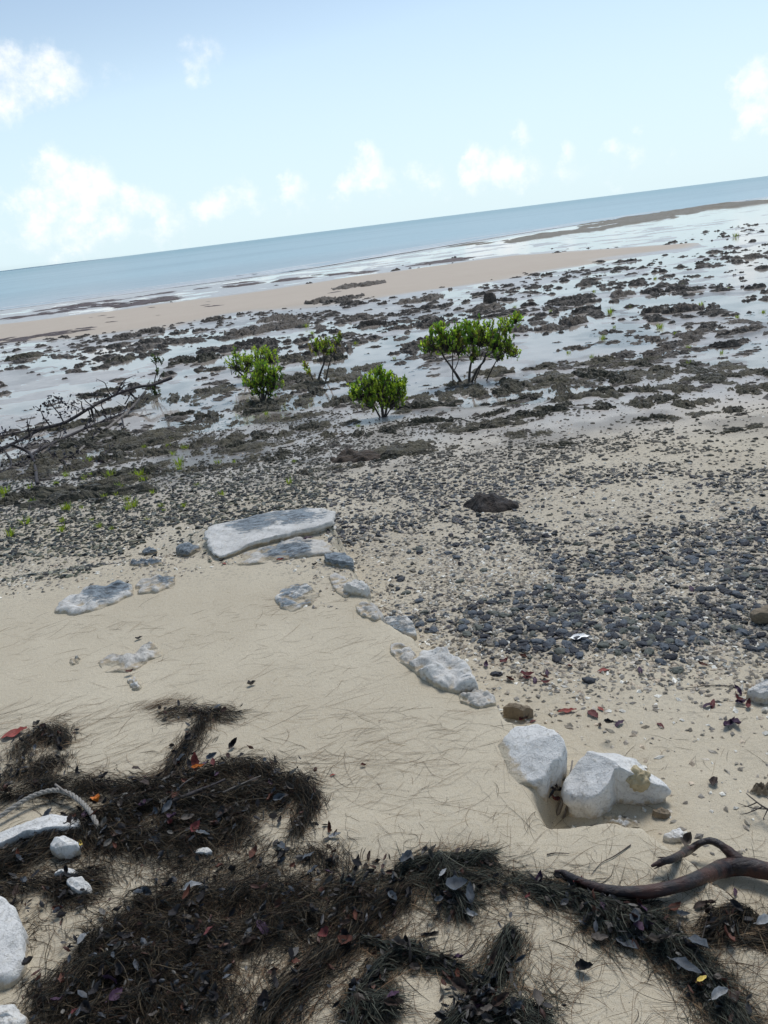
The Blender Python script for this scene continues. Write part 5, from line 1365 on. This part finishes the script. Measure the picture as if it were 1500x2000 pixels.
shrub('mangrove_shrub', (511, 785), [[(511, 785, 0, 6), (512, 768, 0, 4.5), (505, 750, 0, 3), (495, 735, 0, 1.6)], [(512, 780, 0, 4), (522, 760, 0, 3), (530, 742, 0, 1.6)], [(510, 772, 0, 3), (500, 758, 0, 2.2), (488, 745, 0, 1.2)], [(512, 770, 0, 3), (514, 745, 0, 2), (515, 730, 0, 1.2)]],
      [(492, 742, 20, .18), (512, 735, 24, .25), (532, 742, 20, .18), (510, 715, 18, .12), (530, 722, 18, .12), (545, 735, 8, .03), (502, 758, 16, .08), (525, 762, 14, .06)],
      620, .058, G1 + G2[:1], 'compact green mangrove shrub in front of its taller pale neighbour, left of centre')
shrub('mangrove_shrub', (478, 748), [[(480, 750, 0, 5), (475, 735, 0, 4), (462, 722, 0, 2.4), (455, 710, 0, 1.4)], [(478, 745, 0, 4), (482, 725, 0, 3), (490, 705, 0, 1.6)], [(480, 742, 0, 3), (500, 720, 0, 2), (520, 702, 0, 1.2)]],
      [(462, 708, 20, .2), (484, 700, 20, .2), (505, 695, 20, .2), (526, 694, 18, .18), (512, 684, 8, .05), (460, 690, 10, .05), (478, 716, 14, .08)],
      480, .058, G1[:4], 'yellow green mangrove shrub half hidden behind the compact one, left of centre')
shrub('mangrove_shrub', (617, 746), [[(617, 746, 0, 6), (626, 728, 0, 4.5), (633, 708, 0, 3.5), (632, 692, 0, 2.4), (628, 678, 0, 1.4)], [(630, 722, 0, 3), (645, 705, 0, 2.4), (655, 688, 0, 1.8), (658, 672, 0, 1)], [(615, 742, 0, 3), (606, 730, 0, 2), (600, 715, 0, 1.2)], [(633, 706, 0, 2), (642, 692, 0, 1.4)]],
      [(615, 676, 14, .2), (632, 674, 16, .28), (645, 680, 10, .1), (660, 664, 11, .14), (596, 712, 8, .08), (602, 722, 8, .06), (666, 655, 6, .05), (636, 658, 7, .04)],
      300, .055, G3 + G1[:2], 'slender mangrove shrub with thin flat crown between the two clumps')
shrub('mangrove_sapling', (300, 772), [[(300, 772, 0, 3.5), (302, 745, 0, 2.2), (306, 725, 0, 1.8), (303, 705, 0, 1.5), (299, 692, 0, 1)], [(302, 758, 0, 1.8), (312, 738, 0, 1.3), (316, 728, 0, .8)], [(298, 770, 0, 2), (292, 752, 0, 1.3), (293, 742, 0, .8)]],
      [(304, 700, 8, .2), (314, 703, 6, .12), (298, 693, 4, .06), (306, 725, 8, .12), (298, 752, 10, .2), (304, 765, 10, .25), (318, 730, 5, .05)],
      130, .05, [(0.035, 0.05, 0.025), (0.05, 0.07, 0.03), (0.025, 0.035, 0.02)], 'thin dark leafed sapling behind the fallen branch at left')

# ------------------------------------------------------------------ fallen branch at left
def yb(px): return 9.2 + (px + 60) / 395 * 3.0
lines = {
    'trunk': [([(-160, 905), (-60, 893), (0, 877), (45, 857), (80, 838), (125, 826), (165, 803), (215, 776), (260, 758), (300, 751), (335, 738)], (7, 7, 6, 6, 6, 6.5, 6, 5.5, 6, 7, 8), 'deadwood', 0),
              ([(-60, 860), (0, 852), (30, 845), (75, 838), (95, 834)], (3, 3, 3, 3, 3), 'deadwood', 0)],
    'limb': [([(55, 892), (80, 877), (120, 858), (170, 835), (210, 819), (245, 806), (262, 795)], (6, 5, 5, 4.5, 4.5, 4.5, 4), 'deadwood', -.4),
             ([(150, 885), (185, 853), (215, 832), (245, 808), (265, 788), (285, 764)], (4, 5, 6, 6.5, 6, 6), 'bark_grey', -.3),
             ([(20, 868), (50, 880), (63, 892), (69, 912), (73, 945)], (4, 5, 6, 5.5, 4.5), 'deadwood', -.9)],
    'twig': [([(125, 826), (115, 808), (100, 790), (97, 782)], (3.4, 2.4, 2, 1.4), 'deadwood', 0), ([(105, 789), (128, 788), (148, 794), (165, 804)], (1.2, 1.5, 1.5, 1.2), 'deadwood', 0), ([(180, 768), (205, 769), (240, 770)], (1, 1.2, 1.2), 'deadwood', 0),
             ([(238, 815), (243, 845), (232, 868), (205, 885), (195, 908)], (3, 2.4, 2, 1.5, 1.2), 'deadwood', -.5), ([(63, 892), (95, 897), (125, 900), (130, 915)], (3, 3, 2.4, 1.4), 'deadwood', -.8),
             ([(60, 885), (40, 903), (30, 910)], (2, 1.5, 1), 'deadwood', -.8), ([(115, 832), (118, 850), (100, 870), (85, 885)], (2.2, 1.8, 1.4, 1), 'deadwood', -.3), ([(35, 862), (15, 855), (-20, 850)], (2, 1.6, 1), 'deadwood', -.4),
             ([(97, 784), (92, 795), (96, 806)], (1.4, 1, .8), 'deadwood', 0), ([(100, 790), (108, 782), (116, 786)], (1.2, 1, .8), 'deadwood', 0), ([(80, 880), (78, 866), (84, 852)], (1.6, 1.2, .8), 'deadwood', -.5),
             ([(170, 836), (178, 852), (184, 862)], (1.6, 1.2, .8), 'deadwood', -.4), ([(150, 812), (148, 798), (140, 789)], (1.4, 1, .7), 'deadwood', 0), ([(120, 897), (138, 892), (150, 895)], (1.6, 1.2, .8), 'deadwood', -.8)]}
root = empty('fallen_branch', at(72, 945)); PXM = 10.8 / F
lv = []; lf = []; lt = []; nv = 0
for nm, ls in lines.items():
    for pts, rr_, mm, dy in ls:
        P = [vp(a, b, min(yb(a) + dy, at(a, b).y - .12)) - root.location for a, b in pts]
        pp, r = spline(P, [q * PXM * .48 for q in rr_], 6); vs, fs = tube_arrays(pp, r, 8 if nm != 'twig' else 5, random.random() * 9, .3)
        mesh_py(nm, vs, fs, M[mm], root)
        # short dead side spurs and shrivelled leaves
        nsp = 12 if nm != 'twig' else 5
        for k in range(nsp):
            i = random.randrange(2, len(pp) - 1); p = pp[i]; L = random.uniform(.04, .22) * (1 if nm != 'twig' else .5)
            e = p + Vector((random.gauss(0, .6), random.gauss(0, .6), random.gauss(.3, .5))).normalized() * L
            vs, fs = tube_arrays([p, e], [.005, .002], 4); mesh_py('spur', vs, fs, M['deadwood'], root)
            if nm == 'twig' or random.random() < .35:
                for j in range(random.randint(2, 7) if nm == 'twig' else 3):
                    q = e + Vector((random.gauss(0, .022), random.gauss(0, .022), random.gauss(0, .025))); d_ = Vector((random.gauss(0, 1), random.gauss(0, 1), random.gauss(-.3, 1))).normalized()
                    lv.append((LEAFV * random.uniform(.03, .06) * (1, 1.2, 2)) @ rot_to(d_, random.random() * 3).T + np.array(q)); lf.append(LEAFF + nv); nv += 7; lt.append(np.tile(np.array(random.choice([(0.02, 0.018, 0.022), (0.04, 0.03, 0.035), (0.03, 0.032, 0.045)])), (7, 1)))
for k in range(26):
    a0 = random.uniform(-20, 260); tpx = [q for q in lines['trunk'][0][0]]; j_ = min(len(tpx) - 2, max(0, next((i for i, q in enumerate(tpx) if q[0] > a0), 9) - 1))
    f_ = (a0 - tpx[j_][0]) / (tpx[j_ + 1][0] - tpx[j_][0]); b0 = tpx[j_][1] + (tpx[j_ + 1][1] - tpx[j_][1]) * f_ + random.choice((0, 0, 25))
    sgn = random.choice((-1, 1, 1)); L = random.uniform(18, 52); sl_ = random.uniform(-.9, .9)
    pts = [(a0, b0), (a0 + L * .35 * sl_ + random.gauss(0, 3), b0 + sgn * L * .35), (a0 + L * .7 * sl_ + random.gauss(0, 5), b0 + sgn * L * .62), (a0 + L * sl_ * 1.2, b0 + sgn * L * .8)]
    P = [vp(a, b, min(yb(a) - .15, at(a, b).y - .1)) - root.location for a, b in pts]; pp, r = spline(P, [.011, .008, .006, .003], 4); vs, fs = tube_arrays(pp, r, 5, k, .3); mesh_py('twig', vs, fs, M['deadwood'], root)
    for j in range(random.randint(2, 9)):
        q = pp[random.randrange(4, len(pp))] + Vector((random.gauss(0, .03), random.gauss(0, .03), random.gauss(0, .03))); d_ = Vector((random.gauss(0, 1), random.gauss(0, 1), random.gauss(0, 1))).normalized()
        lv.append((LEAFV * random.uniform(.03, .055) * (1, 1.2, 2)) @ rot_to(d_, random.random() * 3).T + np.array(q)); lf.append(LEAFF + nv); nv += 7; lt.append(np.tile(np.array((0.018, 0.016, 0.022)), (7, 1)))
mesh_np('dead_leaves', np.concatenate(lv), np.concatenate(lf), M['leaf_dead'], False, dict(tint=np.concatenate(lt)), parent=root)
tag(root, 'dead fallen branch with black twigs and shrivelled leaves at the left edge', 'fallen branch')

# ------------------------------------------------------------------ green tufts
def tuft_mesh(seed):
    r_ = random.Random(seed); V = []; Fc = []; T = []; nv = 0
    for k in range(34):
        a = r_.uniform(0, 6.28); q = r_.random() ** .5 * .5; lean = r_.uniform(.1, .9); h = r_.uniform(.5, 1); c, s = math.cos(a), math.sin(a); w_ = .035
        b = np.array((c * q, s * q, 0)); m_ = b + (c * lean * .25, s * lean * .25, h * .6); e = b + (c * lean * .6, s * lean * .6, h)
        n_ = np.array((-s, c, 0)) * w_
        V += [b - n_, b + n_, m_ - n_, m_ + n_, e]; Fc += [(nv, nv + 1, nv + 3), (nv, nv + 3, nv + 2), (nv + 2, nv + 3, nv + 4)]; nv += 5
        T += [np.array((0.27, 0.33, 0.06)) * r_.uniform(.6, 1.2) * (1, r_.uniform(.85, 1.1), 1)] * 5
    return mesh_np('grass_tuft', np.array(V), np.array(Fc), M['leaf'], False, dict(tint=np.array(T)), link=False)


TM = [tuft_mesh(s) for s in range(5)]
TU = [(173, 901, 12), (130, 931, 8), (165, 938, 8), (180, 930, 7), (218, 935, 14), (228, 944, 10), (272, 935, 16), (283, 940, 12), (350, 910, 13), (352, 920, 9), (247, 925, 8), (427, 907, 9), (435, 967, 9), (235, 958, 12), (230, 968, 9),
      (65, 987, 10), (133, 996, 10), (160, 993, 6), (205, 972, 8), (218, 960, 8), (260, 990, 14), (250, 995, 9), (248, 978, 9), (50, 1023, 14), (123, 1020, 8), (193, 1030, 9), (218, 1034, 7), (122, 1037, 11), (130, 997, 12), (22, 1047, 12), (10, 965, 14), (330, 876, 8), (363, 878, 9),
      (340, 890, 8), (283, 878, 7), (300, 965, 8), (315, 990, 8), (360, 990, 8), (565, 945, 10), (458, 905, 6), (180, 1015, 6), (575, 905, 6), (385, 950, 6), (60, 958, 8), (110, 948, 8), (14, 975, 10), (320, 998, 6), (288, 1015, 6), (335, 860, 5),
      (1192, 611, 9), (1289, 640, 9), (1177, 662, 8), (1345, 682, 7), (1345, 714, 9), (1370, 597, 8), (1489, 610, 7), (1437, 463, 7), (598, 640, 8), (610, 652, 6), (585, 635, 7), (1320, 655, 6), (1410, 690, 6), (1230, 600, 5), (1005, 602, 5), (1160, 570, 5), (1075, 610, 5), (1280, 545, 5), (1330, 560, 5), (1200, 640, 5), (1420, 565, 5), (1440, 620, 5), (695, 672, 6), (770, 700, 5), (1155, 700, 6), (520, 810, 7), (700, 835, 6), (1110, 690, 6)]
TU = [(a, b, q) for a, b, q in TU]
for k, (a, b, q) in enumerate(TU):
    p = at(a, b); s_ = q * (p - Vector(CAM)).length / F * (1.4 if b > 740 else 1.3); far_ = b < 740
    lab = 'small yellow green plant tuft on the wet flat far out' if far_ else ('small yellow green grass tuft on the dark gravel at left' if a < 480 else 'tiny green sprout between the reef rocks by the shrubs')
    o = inst('grass_tuft', TM[k % 5], p - Vector((0, 0, .005)), (0, 0, random.uniform(0, 6)), (s_, s_, s_ * random.uniform(.8, 1.2)))
    tag(o, lab, 'grass tuft', 'tufts out on the flat' if far_ else ('tufts in the left gravel' if a < 480 else 'sprouts by the shrubs'))
print('objects', len(CO.objects), 'leaves', nl)

# ------------------------------------------------------------------ casuarina tree overhead, behind the viewpoint
root = empty('casuarina_tree', (-.8, -2.2, 0))
tp, tr_ = spline([(0, 0, -.3), (.05, .1, 1.2), (-.1, .25, 3), (.1, .5, 5), (.1, .7, 7.5)], [.2, .17, .14, .09, .03], 6)
vs, fs = tube_arrays(tp, tr_, 14, 5, .15); mesh_py('trunk', vs, fs, M['bark'], root)
V_ = []; F_ = []; T_ = []; nv = 0
for k in range(56):
    a = random.uniform(-1.5, 1.5) if k % 4 else random.uniform(0, 6.28); i = random.randrange(12, len(tp)); p = tp[i]
    L = random.uniform(2.4, 6.3) * (1.1 - .35 * i / len(tp)); d_ = Vector((math.sin(a), math.cos(a), 0))
    pts = [p, p + d_ * L * .4 + Vector((0, 0, .5)), p + d_ * L * .75 + Vector((0, 0, .55)), p + d_ * L + Vector((0, 0, .15))]
    zmin = 2.9 + .55 * max(0, (p + d_ * L).y - 2.2)
    for q in pts[1:]: q.z = max(q.z, zmin)
    pp, r_ = spline(pts, [.045, .03, .018, .006], 6); vs, fs = tube_arrays(pp, r_, 6, k, .2); mesh_py('limb', vs, fs, M['bark'], root)
    for j in range(620):
        u = random.uniform(.2, 1) ** .8 * (len(pp) - 1); q0 = pp[int(u)] + Vector((random.gauss(0, .30), random.gauss(0, .30), random.gauss(.05, .12)))
        e = q0 + Vector((random.gauss(0, .09), random.gauss(0, .09), -random.uniform(.12, .34))); w_ = Vector((random.gauss(0, 1), random.gauss(0, 1), 0)).normalized() * .019
        V_ += [q0 - w_, q0 + w_, e]; F_.append((nv, nv + 1, nv + 2)); nv += 3; T_ += [np.array((0.04, 0.07, 0.03)) * random.uniform(.7, 1.4)] * 3
mesh_np('crown', np.array(V_), np.array(F_), M['needle'], False, dict(tint=np.array(T_)), parent=root)
tag(root, 'casuarina tree with drooping grey green needles that shades the foreground sand', 'tree')
